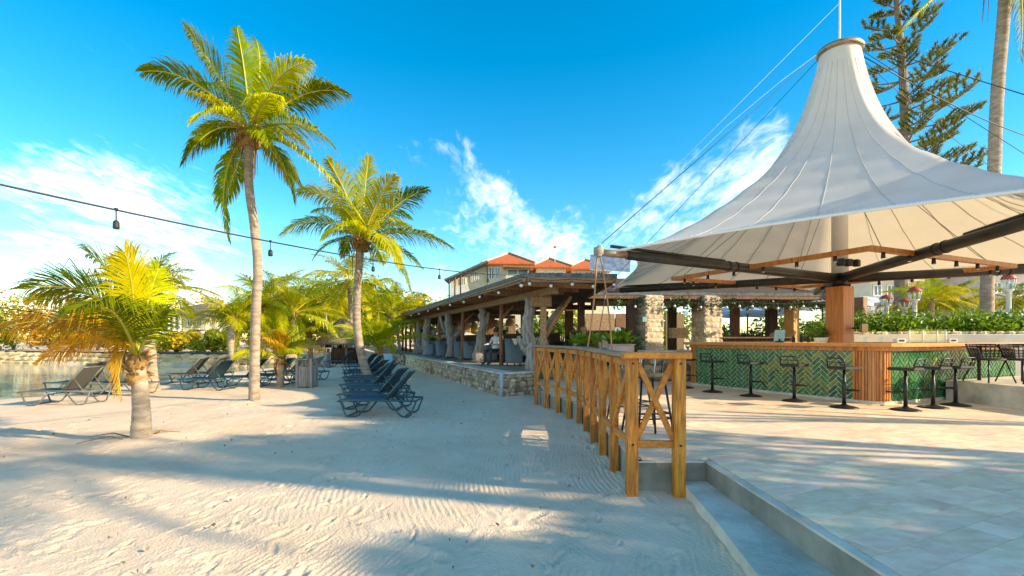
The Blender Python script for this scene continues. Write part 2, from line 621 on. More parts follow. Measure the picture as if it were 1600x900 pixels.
def build_ground():
    def geo(a, b, d0, g):
        o = [a]
        while o[-1] < b:
            o.append(o[-1] + max(d0, g * abs(o[-1])))
        return o
    ys = geo(1.6, 26, .012, .0068) + geo(27, 900, .6, .09)
    ys = [-900, -300, -100, -40, -15, -6, -2, 0, .8, 1.3] + ys
    xs = list(np.arange(-8.6, -3.2, .026)) + list(np.arange(-3.2, 1.5, .0135)) + list(np.arange(1.5, 2.3, .05))
    left = [-8.6 - .05 * (1.075 ** k - 1) / .075 for k in range(1, 96)]
    right = [2.3 + .06 * (1.11 ** k - 1) / .11 for k in range(1, 64)]
    xs = sorted(set([-900] + left + xs + right + [900]))
    xs, ys = np.array(xs), np.array(sorted(set(ys)))
    X, Y = np.meshgrid(xs, ys)
    near = np.clip((16 - Y) / 5, 0, 1) * np.clip((X + 12) / 2.5, 0, 1)
    h = .022 * sines(X, Y, 2.6, 7, 1) * near + .012 * sines(X, Y, .7, 9, 2) * near + .0035 * sines(X, Y, .16, 14, 3) * near
    # rake grooves in swept strips
    warp = .22 * sines(X, Y, 3.0, 5, 11) + .03 * sines(X, Y, .6, 6, 12)
    rows = np.floor((Y + .25 * np.sin(1.7 * X + 1) + .3 * warp) / 1.15)
    ang = .34 * np.sin(rows * 2.4) + .12
    phase = (X * np.cos(ang) + Y * np.sin(ang) + .16 * warp + .10 * np.sin((Y - rows) * 1.6)) * 2 * np.pi / .052
    rake = np.sin(phase)
    rake = np.where(rake > 0, rake ** .7 if False else rake, rake * .8)
    m = np.clip(.45 + 1.3 * sines(X, Y, 1.6, 7, 21) + 1.6 * sines(X, Y, .28, 9, 23), 0, 1.2) * np.clip((X + 3.1) / 1.6, 0, 1) * np.clip((8.5 - Y) / 2.5, 0, 1)
    m2 = np.clip(-.05 + 1.6 * sines(X, Y, 1.3, 7, 22), 0, 1) * np.clip((-X - 1.0) / 1.5, 0, 1) * np.clip((10 - Y) / 3, 0, 1)
    ph2 = (X * .45 + Y * .9 + .25 * warp) * 2 * np.pi / .12
    h += .0052 * rake * m + .0035 * np.sin(ph2) * m2
    # footprints and scuffs
    r_ = np.random.default_rng(9)
    for i in range(2300):
        fx = r_.uniform(-8.4, 1.4)
        fy = 2.2 + 12 * r_.random() ** 1.5
        dens = 1.0 if fx < -1.3 else .35
        if r_.random() > dens:
            continue
        a = r_.normal(.9, .8)
        L_, W_ = r_.uniform(.04, .13), r_.uniform(.016, .045)
        i0, i1 = np.searchsorted(xs, fx - .4), np.searchsorted(xs, fx + .4)
        j0, j1 = np.searchsorted(ys, fy - .4), np.searchsorted(ys, fy + .4)
        xx, yy = X[j0:j1, i0:i1] - fx, Y[j0:j1, i0:i1] - fy
        u, v = xx * np.cos(a) + yy * np.sin(a), -xx * np.sin(a) + yy * np.cos(a)
        d = (u / L_) ** 2 + (v / W_) ** 2
        dep = r_.uniform(.005, .016)
        h[j0:j1, i0:i1] += -dep * np.exp(-d * 1.1) + dep * .55 * np.exp(-((np.sqrt(d) - 1.5) / .45) ** 2)
    # sand drifted against the step, the terrace riser and the posts
    sx_ = np.where(Y > 2.85, 1.44 + (Y - 2.85) * .115, 1.10 + (Y + 1) * .088)
    h += .035 * np.exp(-np.abs(X - sx_) / .12) * np.clip((4.6 - Y) / .3, 0, 1) * (1 + .6 * sines(X, Y, .5, 5, 31))
    h += .03 * np.exp(-np.abs(X - 1.18) / .18) * np.clip((Y - 4.5) / .3, 0, 1) * np.clip((9 - Y) / .6, 0, 1) * (1 + .6 * sines(X, Y, .5, 5, 32))
    # little mound round the near palm, basin of the lagoon
    for (bx, by, br, bh) in ((-5.42, 7.05, .55, .06), (-6.25, 11.6, .5, .03)):
        h += bh * np.exp(-((X - bx) ** 2 + (Y - by) ** 2) / br ** 2)
    shore = -12.4 + .5 * np.sin(Y * .22) - np.clip(13 - Y, 0, 20) * .75
    bank = np.where(X < -12, 27 + (-12 - X) * .27, 27)      # far bank line
    d1 = shore - X
    d2 = bank - Y
    lag = np.clip(np.minimum(d1, d2) / 2.2, -1, 1)
    h += np.where(lag > 0, -.7 * lag ** .8, 0)
    far = np.clip((Y - bank) / .6, 0, 1) * np.clip((-12.5 - X) / 2.0, 0, 1)
    h += far * .62
    h -= np.clip((X - 1.35) / .2, 0, 1) * .0
    nx, ny = len(xs), len(ys)
    me = bpy.data.meshes.new('sand_ground')
    co = np.stack([X.ravel(), Y.ravel(), h.ravel()], 1).astype(np.float32)
    idx = np.arange(nx * ny).reshape(ny, nx)
    q = np.stack([idx[:-1, :-1], idx[:-1, 1:], idx[1:, 1:], idx[1:, :-1]], -1).reshape(-1, 4)
    me.vertices.add(nx * ny)
    me.vertices.foreach_set('co', co.ravel())
    me.loops.add(q.size)
    me.loops.foreach_set('vertex_index', q.ravel().astype(np.int32))
    me.polygons.add(len(q))
    me.polygons.foreach_set('loop_start', np.arange(0, q.size, 4, dtype=np.int32))
    me.polygons.foreach_set('use_smooth', np.ones(len(q), dtype=bool))
    me.update()
    me.validate()
    o = bpy.data.objects.new('sand_ground', me)
    me.materials.append(m_sand)
    col.objects.link(o)
    o['kind'] = 'structure'
    o['label'] = 'pale raked beach sand with footprints'


build_ground()
tag(MB().add([(-260, -60, -.10), (-9.0, -60, -.10), (-9.0, 60, -.10), (-260, 60, -.10)], [(0, 1, 2, 3)]).build('lagoon_water', m_water), 'calm shallow lagoon behind the left palms', None, None, 'structure')

# far bank: rock revetment
rr = random.Random(3)
bank = thing('rock_revetment', 'sunlit ochre rock bank edging the far side of the lagoon', 'rock bank', (-25, 31, 0))
core = MB()
for k in range(40):
    x0, x1 = -62 + k * 1.25, -62 + (k + 1) * 1.25
    y0, y1 = 27 + (-12 - x0) * .27, 27 + (-12 - x1) * .27
    core.add([(x0, y0 - .25, -.5), (x1, y1 - .25, -.5), (x1, y1 + .1, .5), (x0, y0 + .1, .5), (x0, y0 + 1, .5), (x1, y1 + 1, .5)], [(0, 1, 2, 3), (3, 2, 5, 4)])
core.build('bank_core', m_rock, bank)
nst = 0
for row in range(3):
    x = -60.0
    while x < -12.2:
        w = rr.uniform(.5, 1.1)
        y = 27 + (-12 - x) * .27
        MB().stone((x + w / 2, y - .45 + row * .18, -.1 + row * .27), (w * 1.05, .55, rr.uniform(.28, .42)), rr).build('rock', m_rock, bank)
        x += w
bank_cap = MB()
bank_cap.beam((-60, 40.3, .64), (-12.5, 27.45, .64), .7, .1)
bank_cap.build('timber_edge', m_dark_wood, bank)

# ================================================================ TERRACE (raised stone-paved platform)
LEFT = [(1.20, 4.68), (1.22, 6.0), (1.25, 7.3), (1.26, 8.3), (1.17, 9.0), (1.02, 9.7), (.84, 10.35), (.66, 11.0), (.66, 13.4)]
terr_poly = [(1.885, -3.0), (15.5, -3.0), (15.5, 15.0), (.66, 15.0)] + [LEFT[8]] + LEFT[:8][::-1] + [(1.885, 4.68)]
terr = MB().prism(terr_poly, -.3, ZP - .022).build('terrace_floor', m_concrete)
tag(terr, 'raised terrace paved with pale travertine tiles', None, None, 'structure')
# concrete lip flush with the paving
lip = MB()
lp = [(1.885, -3.0), (1.885, 4.68), (1.20, 4.68)] + LEFT[1:8]
for a, b in zip(lp[:-1], lp[1:]):
    a, b = Vector(a), Vector(b)
    d = (b - a).normalized()
    nrm = Vector((d.y, -d.x))
    if (nrm.x < 0):
        nrm = -nrm
    if abs(d.x) > .9:
        nrm = Vector((0, 1))
    q = [a, b, b + nrm * .07, a + nrm * .07]
    lip.prism([(p.x, p.y) for p in (q if (q[1] - q[0]).cross(q[2] - q[0]) > 0 else q[::-1])], ZP - .021, ZP - .003)
lip.build('concrete_edge', m_concrete_lt, terr)


def clip(poly, nx, ny, d):
    """keep the part with nx*x+ny*y >= d"""
    out = []
    for i in range(len(poly)):
        a, b = poly[i], poly[(i + 1) % len(poly)]
        fa, fb = nx * a[0] + ny * a[1] - d, nx * b[0] + ny * b[1] - d
        if fa >= 0:
            out.append(a)
        if (fa >= 0) != (fb >= 0):
            t = fa / (fa - fb)
            out.append((a[0] + t * (b[0] - a[0]), a[1] + t * (b[1] - a[1])))
    return out


def area(p):
    return .5 * sum(p[i][0] * p[(i + 1) % len(p)][1] - p[(i + 1) % len(p)][0] * p[i][1] for i in range(len(p)))


def lx(y):
    if y < 4.68:
        return 1.96
    for a, b in zip(LEFT[:-1], LEFT[1:]):
        if a[1] <= y <= b[1]:
            t = (y - a[1]) / (b[1] - a[1])
            return a[0] + (b[0] - a[0]) * t + .075
    return .74


tiles = []
bed = MB()
bed.add([(1.93, -3, ZP - .0195), (15.4, -3, ZP - .0195), (15.4, 14.9, ZP - .0195), (1.93, 14.9, ZP - .0195)], [(0, 1, 2, 3)])
bed.add([(1.28, 4.74, ZP - .0195), (1.929, 4.74, ZP - .0195), (1.929, 14.9, ZP - .0195), (1.28, 14.9, ZP - .0195)], [(0, 1, 2, 3)])
bed.build('mortar_bed', m_trav2, terr)
tr = random.Random(11)
ca, sa = math.cos(R(25)), math.sin(R(25))
TW, TH, GP = .44, .22, .0018
for j in range(-60, 90):
    vv = j * TH
    uu = -8.0 + (.5 * TW if j % 2 else 0)
    while uu < 22:
        wid = TW if tr.random() < .62 else TH
        loc = [(uu + GP, vv + GP), (uu + wid - GP, vv + GP), (uu + wid - GP, vv + TH - GP), (uu + GP, vv + TH - GP)]
        pl = [(ca * a - sa * b, sa * a + ca * b) for a, b in loc]
        cxx, cyy = sum(p[0] for p in pl) / 4, sum(p[1] for p in pl) / 4
        uu += wid
        if not (1.9 < cyy < 14.2 and .3 < cxx < 12.5) or cxx > cyy * 1.13 + .5:
            continue
        if cyy < 4.68 - .25 or (cyy < 4.9 and cxx < 1.9 and cyy < 4.68):
            pl = clip(pl, 1, 0, 1.96)
        elif cyy < 4.68 + .25 and cxx < 2.2:
            if cxx > 1.9:
                pl = clip(pl, 1, 0, 1.96)
            else:
                pl = clip(clip(pl, 0, 1, 4.755), 1, 0, 1.29)
        else:
            pl = clip(pl, 1, 0, lx(cyy))
        if len(pl) < 3 or area(pl) < .002:
            continue
        tiles.append((cyy, pl))
tiles.sort(key=lambda t: t[0])
far = MB()
for i, (yy, pl) in enumerate(tiles):
    dz = tr.uniform(-.0012, .0012)
    if i < 300:
        MB().prism(pl, ZP - .02, ZP + dz).build('paving_tile', m_trav, terr)
    else:
        far.prism(pl, ZP - .02, ZP + dz)
far.build('paving_tiles', m_trav2, terr, None, None, None, 'stuff')

# step down to the sand
st = [(1.62, 4.45), (1.66, 4.66), (1.883, 4.66), (1.883, -1.0), (1.10, -1.0), (1.44, 2.85), (1.54, 3.6)]
tag(MB().prism(st[::-1], -.2, .125).build('concrete_step', m_concrete_lt), 'low concrete step along the terrace edge', None, None, 'structure')

# ================================================================ FENCE
fpts = [(1.147, 4.60), (1.143, 5.38), (1.16, 6.16), (1.175, 6.92), (1.19, 7.68), (1.18, 8.42), (1.075, 9.12), (.93, 9.78), (.75, 10.42), (.56, 11.02)]
fence = thing('timber_fence', 'golden timber fence with crossed braces curving along the terrace edge', 'fence', (1.15, 6.5, 0))
fr = random.Random(4)
for i, (x, y) in enumerate(fpts + [(1.585, 4.56)]):
    near = i == 0 or i == 10
    w = .105 if near else .09
    MB().bbox((x, y, .64 if near else .66), (w, w, 1.36 if near else 1.32), .006, Matrix.Rotation(fr.uniform(-.03, .03), 3, 'Z')).build('post', m_wood, fence)
for i, ((x0, y0), (x1, y1)) in enumerate(zip(fpts[:-1], fpts[1:])):
    a, b = Vector((x0, y0, 0)), Vector((x1, y1, 0))
    d = (b - a).normalized()
    o1, o2 = a + d * .05, b - d * .05
    MB().beam(o1 + Vector((0, 0, .50)), o2 + Vector((0, 0, .50)), .045, .07).build('lower_rail', m_wood_h, fence)
    MB().beam(o1 + Vector((0, 0, 1.27)), o2 + Vector((0, 0, 1.27)), .045, .08).build('upper_rail', m_wood_h, fence)
    nrm = Vector((d.y, -d.x, 0)) * .017
    MB().beam(o1 + nrm + Vector((0, 0, .55)), o2 + nrm + Vector((0, 0, 1.22)), .032, .07).build('cross_brace', m_wood_h, fence)
    MB().beam(o1 - nrm + Vector((0, 0, 1.22)), o2 - nrm + Vector((0, 0, .55)), .032, .07).build('cross_brace', m_wood_h, fence)
    MB().beam(a + Vector((0, 0, 1.346 + .0006 * (i % 2))) - d * (.02 if i else -.02), b + Vector((0, 0, 1.346 + .0006 * (i % 2))) + d * .02, .15, .045).build('cap_rail', m_wood_grey, fence)
a, b = Vector((1.147 + .053, 4.59, 0)), Vector((1.585 - .053, 4.57, 0))
MB().beam(a + Vector((0, 0, .50)), b + Vector((0, 0, .50)), .045, .065).build('lower_rail', m_wood_h, fence)
MB().beam(a + Vector((0, .02, .55)), b + Vector((0, .02, 1.27)), .032, .055).build('cross_brace', m_wood_h, fence)
MB().beam(a + Vector((0, -.014, 1.27)), b + Vector((0, -.014, .55)), .032, .055).build('cross_brace', m_wood_h, fence)
MB().beam((1.05, 4.58, 1.345), (1.685, 4.555, 1.345), .17, .062, .008).build('cap_rail', m_wood_h, fence, 'thick bright end cap of the fence')

bo = MB()
for (x, y) in ((1.147, 4.60), (1.585, 4.56)):
    for zz in (.50, 1.27):
        bo.tube([(x, y - .05, zz), (x, y - .061, zz)], .011, 8)
bo.build('bolt_heads', m_black, fence)

# ================================================================ DECK WITH STONE WALL (restaurant terrace)
ZD = .58
KW = 4.73          # wall line x = KW - .393 y


def wall_pt(Y, k=KW):
    return Vector((k - .393 * Y, Y, 0))


wdir = Vector((-.393, 1, 0)).normalized()
wnrm = Vector((-1, -.393, 0)).normalized()
A0, A1 = wall_pt(12.6), wall_pt(27.2)
deck_poly = [(A0.x + .12, A0.y + .02), (.655, 13.28), (.655, 15.01), (4.2, 15.01), (15.6, 15.01), (15.6, 46), (-13.3 + .12, 46), ]
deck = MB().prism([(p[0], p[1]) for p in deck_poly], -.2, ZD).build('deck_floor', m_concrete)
tag(deck, 'grey concrete restaurant deck', None, None, 'structure')
wall = thing('stone_wall', 'low rubble stone wall in front of the restaurant deck', 'stone wall', (A0.x, A0.y, 0))
n = 24
mw = MB()
q = [A0, A1, A1 - wnrm * .35, A0 - wnrm * .35]
mw.prism([(p.x, p.y) for p in q][::-1], -.2, ZD - .02)
B1 = Vector((.66, 13.22, 0))
q = [A0 - wnrm * .05, A0 - wnrm * .05 + wdir * .3, B1 + Vector((0, .35, 0)), B1]
mw.prism([(p.x, p.y) for p in q][::-1], -.2, ZD - .022)
mw.build('mortar_core', m_mortar, wall)
cp = MB()
cp.beam(A0 + wnrm * -.10 + Vector((0, 0, ZD + .018)), A1 + wnrm * -.10 + Vector((0, 0, ZD + .018)), .42, .05)
cp.build('coping', m_concrete_lt, wall)
MB().beam(A0 + Vector((-.02, .12, ZD + .016)), B1 + Vector((.0, .12, ZD + .016)), .3, .046).build('coping', m_concrete_lt, wall)
sr = random.Random(21)
stones = []


def lay(a, b, nrm, zt, size):
    L_ = (b - a).length
    d = (b - a).normalized()
    ang = math.atan2(d.y, d.x)
    z = -.02
    while z < zt - .03:
        hgt = min(sr.uniform(.09, .15) * size, zt - z)
        x = sr.uniform(-.1, 0)
        while x < L_:
            w = sr.uniform(.11, .26) * size
            c = a + d * min(max(x + w / 2, .05), L_ - .05) + nrm * sr.uniform(.0, .035) + Vector((0, 0, z + hgt / 2 + sr.uniform(-.015, .015)))
            stones.append((c.y, c, (w * .98, sr.uniform(.11, .17), hgt * 1.08), ang + sr.uniform(-.12, .12)))
            x += w
        z += hgt * .97


lay(A0, A1, wnrm, ZD - .02, 1.0)
n2 = (B1 - A0).normalized()
lay(A0, B1, Vector((n2.y, -n2.x, 0)), ZD - .02, 1.1)
stones.sort(key=lambda s_: s_[0])
rest = MB()
for i, (yy, c, d, ang) in enumerate(stones):
    if i < 300:
        MB().stone(c, d, sr, Matrix.Rotation(ang, 3, 'Z')).build('stone', m_stone, wall)
    else:
        rest.stone(c, d, sr, Matrix.Rotation(ang, 3, 'Z'))
rest.build('far_stones', m_stone, wall, None, None, None, 'stuff')
wl2 = thing('stone_wall', 'short stone wall end beside the pale blue board, far end of the deck', 'stone wall', (A1.x - .9, A1.y + .6, 0))
mw = MB()
c0, c1 = wall_pt(27.6) + Vector((-.05, 0, 0)), wall_pt(29.5) + Vector((-.35, 0, 0))
q = [c0, c1, c1 + Vector((.5, .1, 0)), c0 + Vector((.9, 0, 0))]
mw.prism([(p.x, p.y) for p in q][::-1], -.1, .56)
mw.build('mortar_core', m_mortar, wl2)
for k in range(36):
    t = sr.random()
    c = c0.lerp(c1, t) + wnrm * .03 + Vector((0, 0, sr.uniform(.03, .55)))
    MB().stone(c, (.3, .14, .16), sr, Matrix.Rotation(1.95, 3, 'Z')).build('stone', m_stone, wl2)
tag(MB().bbox((-7.75, 28.6, .36), (1.3, .06, .55), .01).build('notice_board', m_cyan), 'pale blue board at the far end of the stone wall', 'board')
MB().tube([(A0.x - .05, A0.y - .14, .0), (A0.x - .05, A0.y - .13, .66)], .05, 10).build('drain_pipe', m_pipe, None, 'pale blue-grey drain pipe at the near corner of the stone wall', 'pipe')

# ================================================================ PAVILION
pav = thing('restaurant_pavilion', 'open restaurant pavilion with dark low roof on driftwood columns', 'pavilion', (0, 15, ZD))
KE = 5.166
E0, E1 = wall_pt(12.3, KE), wall_pt(44.0, KE)
zr = 3.10
top = [E1, E0, Vector((2.75, 12.55, 0)), Vector((2.75, 17.3, 0)), Vector((12.6, 17.9, 0)), Vector((12.6, 21.2, 0)), Vector((2.9, 21.0, 0)), Vector((-3.5, 44, 0))]
n = len(top)
ro = MB()
r0 = [Vector((p.x, p.y, zr)) for p in top]
r1 = [Vector((p.x, p.y, zr + .11)) for p in top]
ro.add(r0 + r1, [(i, (i + 1) % n, n + (i + 1) % n, n + i) for i in range(n)] + [tuple(range(n, 2 * n))])
roof = ro.build('roof', m_shingle, pav)
rg0, rg1 = Vector((2.75, 19.3, zr + .85)), Vector((12.6, 19.6, zr + .85))
f0, f1 = Vector((2.75, 17.3, zr + .112)), Vector((12.6, 17.9, zr + .112))
k0, k1 = Vector((2.75, 20.99, zr + .112)), Vector((12.6, 21.19, zr + .112))
MB().add([f0, f1, rg1, rg0, k0, k1], [(0, 1, 2, 3), (3, 2, 5, 4), (1, 5, 2), (0, 3, 4)]).build('added_dark_roof', m_ceil, pav)  # roof added to close the bright gap; dark board colour stands for shade
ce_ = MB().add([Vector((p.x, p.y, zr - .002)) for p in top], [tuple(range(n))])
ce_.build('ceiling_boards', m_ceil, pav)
# fascia boards and rafters under the eave
MB().beam(E0 + Vector((.02, .03, zr - .06)), E1 + Vector((.02, .03, zr - .06)), .04, .12).build('fascia_board', m_tan_wood, pav)
MB().beam(E0 + Vector((.06, .03, zr - .065)), Vector((2.70, 12.58, zr - .065)), .04, .13).build('fascia_board', m_tan_wood, pav)
MB().beam((2.72, 12.6, zr - .067), (2.72, 17.3, zr - .067), .04, .13).build('fascia_board', m_mid_wood, pav)
MB().beam((2.72, 17.33, zr - .065), (12.55, 17.93, zr - .065), .04, .13).build('fascia_board', m_mid_wood, pav)
KP = 6.30          # post line
pr = random.Random(8)
for k in range(34):
    Y = 12.8 + k * .92
    a = wall_pt(Y, KE) + Vector((.05, .02, zr - .10))
    MB().beam(a, a + Vector((2.2, .86, .0)), .07, .14).build('rafter', m_mid_wood if k % 3 else m_tan_wood, pav)
b0, b1 = wall_pt(13.0, KP), wall_pt(44, KP)
MB().beam(b0 + Vector((0, 0, zr - .27)), b1 + Vector((0, 0, zr - .27)), .16, .2).build('wall_plate', m_tan_wood, pav)
MB().beam((2.9, 17.62, zr - .28), (12.4, 18.2, zr - .28), .16, .2).build('wall_plate', m_dark_wood, pav)
for k in range(1, 7):
    MB().beam(wall_pt(14 + k * 4.2, KP + .1) + Vector((0, 0, zr - .30)), wall_pt(14 + k * 4.2, KP + .1) + Vector((4.2, 1.65, zr - .30)), .14, .2).build('tie_beam', m_dark_wood, pav)


def post_at(px):
    """distance along the post line of the column at this bearing"""
    Y = F * KP / (px - 505.0)
    return wall_pt(Y, KP)


def log_column(px, r0_, fork, seed, top_z=zr - .36):
    rd = random.Random(seed)
    b = post_at(px) + Vector((-.12, 0, ZD))
    pts, rad = [], []
    for k in range(15):
        t = k / 14
        pts.append(b + Vector((rd.uniform(-.05, .05) + .10 * math.sin(t * 4 + seed), rd.uniform(-.04, .04), t * (top_z - ZD))))
        rad.append(r0_ * (1.25 - .55 * t ** .6 + rd.uniform(-.07, .07)) * (1.25 if k == 0 else 1))
    o = MB().tube(pts, rad, 12, True, True, .13, rd).build('log_column', m_log, pav)
    for (t0, dx, dz, r_) in fork:
        s_ = pts[int(t0 * 14)]
        e = s_ + Vector((dx, rd.uniform(-.1, .2), dz))
        mid = s_.lerp(e, .5) + Vector((dx * .18, 0, -.08))
        MB().tube([s_, s_.lerp(mid, .6), mid, mid.lerp(e, .55), e], [r_ * 1.2, r_, r_ * .9, r_ * .85, r_ * .6], 8, True, True, .15, rd).build('branch_stub', m_log, o, org=wloc(pav))


log_column(836, .21, [(.25, -.42, .55, .09)], 2)
log_column(755, .20, [(.55, .3, .9, .07)], 5)
log_column(707, .23, [(.5, -.5, .95, .1), (.45, .55, .8, .1)], 7)
log_column(671, .26, [(.45, .75, .9, .11), (.2, -.6, .3, .1)], 9)
log_column(655, .2, [(.4, .4, .9, .08)], 12)
for px, r_ in ((783, .075), (723, .08), (686, .085), (663, .08), (649, .08), (641, .08), (634, .09), (629, .09)):
    p = post_at(px)
    rd = random.Random(int(px))
    MB().tube([p + Vector((rd.uniform(-.02, .02), 0, ZD + t * (zr - .36 - ZD))) for t in (0, .25, .5, .75, 1)], [r_ * 1.1, r_, r_, r_ * .95, r_ * .9], 10, True, True, .05, rd).build('post', m_mid_wood, pav)
pc = post_at(846)
MB().bbox(pc + Vector((.05, 0, ZD + (zr - .36 - ZD) / 2)), (.17, .17, zr - .36 - ZD), .01).build('corner_post', m_tan_wood, pav)
MB().bbox(pc + Vector((-.02, .0, zr - .52)), (.6, .3, .3), .02).build('post_capital', m_tan_wood, pav)
MB().tube([pc + Vector((.1, 0, 1.55)), pc + Vector((.42, .1, 2.1)), pc + Vector((.86, .2, 2.75))], [.07, .075, .065], 10).build('brace', m_tan_wood, pav)
MB().tube([pc + Vector((.1, 1.3, 1.75)), pc + Vector((.5, 1.3, 2.3)), pc + Vector((.95, 1.4, 2.8))], [.08, .08, .07], 10).build('brace', m_log, pav)
for px in (783, 723, 686):
    p = post_at(px)
    MB().tube([p + Vector((.0, .1, 2.2)), p + Vector((.4, .9, 2.75))], .05, 8).build('brace', m_tan_wood, pav)
# inner posts and the square pillars
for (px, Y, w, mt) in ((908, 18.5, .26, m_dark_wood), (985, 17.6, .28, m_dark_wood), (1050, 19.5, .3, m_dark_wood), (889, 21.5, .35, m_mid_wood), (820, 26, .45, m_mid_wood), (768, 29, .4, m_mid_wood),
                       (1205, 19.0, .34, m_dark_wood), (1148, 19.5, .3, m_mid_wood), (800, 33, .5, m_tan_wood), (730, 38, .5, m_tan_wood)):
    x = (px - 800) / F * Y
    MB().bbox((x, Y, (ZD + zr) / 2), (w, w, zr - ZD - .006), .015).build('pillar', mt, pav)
for (px, Y, w) in ((1237, 18.2, .38), (1345, 18.3, .32)):
    x = (px - 800) / F * Y
    MB().bbox((x, Y, (ZD + zr) / 2), (w, w, zr - ZD - .006), .015, Matrix.Rotation(R(28), 3, 'Z')).build('pillar', m_wood_lit if px == 1237 else m_tan_wood, pav)


def stone_pillar(px, Y, w, rot):
    x = (px - 800) / F * Y
    o = MB().box((x, Y, (ZD + zr) / 2), (w - .05, w - .05, zr - ZD - .01), Matrix.Rotation(rot, 3, 'Z')).build('stone_pillar', m_mortar_lt, pav)
    rd = random.Random(int(px))
    RM = Matrix.Rotation(rot, 3, 'Z')
    for face in (0, 1):
        z = ZD
        while z < zr - .06:
            hh = min(rd.uniform(.12, .24), zr - z - .01)
            u = -w / 2
            while u < w / 2 - .02:
                ww = min(rd.uniform(.14, .34), w / 2 - u)
                if w / 2 - (u + ww) < .09:
                    ww = w / 2 - u
                if face == 0:
                    c = Vector((u + ww / 2, -w / 2 + .055, 0))
                    d = (ww * .97, .1, hh * .95)
                else:
                    c = Vector((-w / 2 + .055, u + ww / 2, 0))
                    d = (.1, ww * .97, hh * .95)
                c = RM @ c
                MB().stone((x + c.x, Y + c.y, z + hh / 2), d, rd, RM).build('stone', m_stone_lt, o, org=wloc(pav))
                u += ww
            z += hh


stone_pillar(1013, 17.7, .80, .35)
stone_pillar(1104, 17.9, .80, .3)
# hanging vine with small bulbs under the ceiling edge
vr = random.Random(31)


def leaf_cloud(mb, c, rad, nl, size, rd, flat=1.0, bias=.6):
    """many small leaf faces through an uneven volume"""
    lobes = [(Vector((rd.uniform(-.6, .6), rd.uniform(-.6, .6), rd.uniform(-.5, .6))), rd.uniform(.35, .65)) for _ in range(7)]
    c = Vector(c)
    for _ in range(nl):
        lc, lr = rd.choice(lobes)
        v = Vector((rd.gauss(0, 1), rd.gauss(0, 1), rd.gauss(0, 1))).normalized() * lr * rd.random() ** .4
        p = lc + v
        p = c + Vector((p.x * rad[0], p.y * rad[1], p.z * rad[2]))
        a = Vector((rd.gauss(0, 1), rd.gauss(0, 1), rd.gauss(0, .7))).normalized()
        b = a.cross(Vector((rd.gauss(0, 1), rd.gauss(0, 1), rd.gauss(0, 1)))).normalized()
        s_ = size * rd.uniform(.6, 1.3)
        mb.add([p - a * s_, p + b * s_ * .45, p + a * s_, p - b * s_ * .45], [(0, 1, 2, 3)])


vine = MB()
for k in range(16):
    t = k / 15
    leaf_cloud(vine, (4.0 + 7.6 * t, 17.35 + .45 * t, zr - .34), (.46, .24, .30), 120, .055, vr)
tag(vine.build('hanging_vine', m_bushdk), 'dark leafy garland hanging under the pavilion ceiling edge', 'garland')

# ================================================================ BAR
L0, L1 = Vector((4.73, 12.35, 0)), Vector((6.45, 9.07, 0))
R0 = Vector((6.91, 8.75, 0))
vdir = Vector((.915, .403, 0)).normalized()
R1 = R0 + vdir * 4.6
udir = (L0 - L1).normalized()
bar = thing('tiled_bar', 'island bar faced with green herringbone tiles under a timber counter', 'bar', (7.3, 10.8, ZP))
nose = [L1, Vector((6.50, 8.955, 0)), Vector((6.57, 8.845, 0)), Vector((6.655, 8.765, 0)), Vector((6.76, 8.725, 0)), R0]
rear = [R1 + udir * 3.9, L0 + vdir * 1.9 + udir * .6]
K1 = L0 + udir * .28 + vdir * .30
K0 = L0 + udir * .18 + vdir * .05
outline = [L0] + nose + [R1] + rear + [K1, K0]


def offs(poly, d):
    out = []
    n_ = len(poly)
    for i in range(n_):
        a, b, c = poly[i - 1], poly[i], poly[(i + 1) % n_]
        e1, e2 = (b - a).normalized(), (c - b).normalized()
        n1, n2 = Vector((e1.y, -e1.x, 0)), Vector((e2.y, -e2.x, 0))
        m_ = (n1 + n2)
        m_ = m_ / max(.35, m_.length_squared / 2) if m_.length_squared > 0 else n1
        out.append(b + m_ * d)
    return out


if area([(p.x, p.y) for p in outline]) < 0:
    raise RuntimeError('bar outline must run counter-clockwise')


def ring(mb, poly_o, poly_i, z0, z1):
    n_ = len(poly_o)
    vv = [(p.x, p.y, z0) for p in poly_o] + [(p.x, p.y, z1) for p in poly_o] + [(p.x, p.y, z0) for p in poly_i] + [(p.x, p.y, z1) for p in poly_i]
    ff = []
    for i in range(n_):
        j = (i + 1) % n_
        ff += [(i, j, n_ + j, n_ + i), (n_ + i, n_ + j, 3 * n_ + j, 3 * n_ + i), (2 * n_ + j, 2 * n_ + i, 3 * n_ + i, 3 * n_ + j), (j, i, 2 * n_ + i, 2 * n_ + j)]
    return mb.add(vv, ff)


ring(MB(), offs(outline, -.012), offs(outline, -.12), ZP + .002, 1.33).build('bar_wall', m_grout, bar)
ring(MB(), offs(outline, .02), offs(outline, -.013), ZP + .001, ZP + .05).build('plinth', m_concrete_lt, bar)
ring(MB(), offs(outline, .05), offs(outline, -.3), 1.285, 1.362).build('counter_apron', m_bar_wood, bar)
top_o = offs(outline, .19)
ct = ring(MB(), top_o, offs(outline, -.42), 1.363, 1.425).build('counter_top', m_bar_top, bar)
bv = ct.modifiers.new('edge', 'BEVEL')
bv.width = .012
bv.segments = 2
bv.limit_method = 'ANGLE'
bv.angle_limit = R(50)
# slats on the rounded corners
ns = [nose[0]]
for a, b in zip(nose[:-1], nose[1:]):
    ns.append(b)


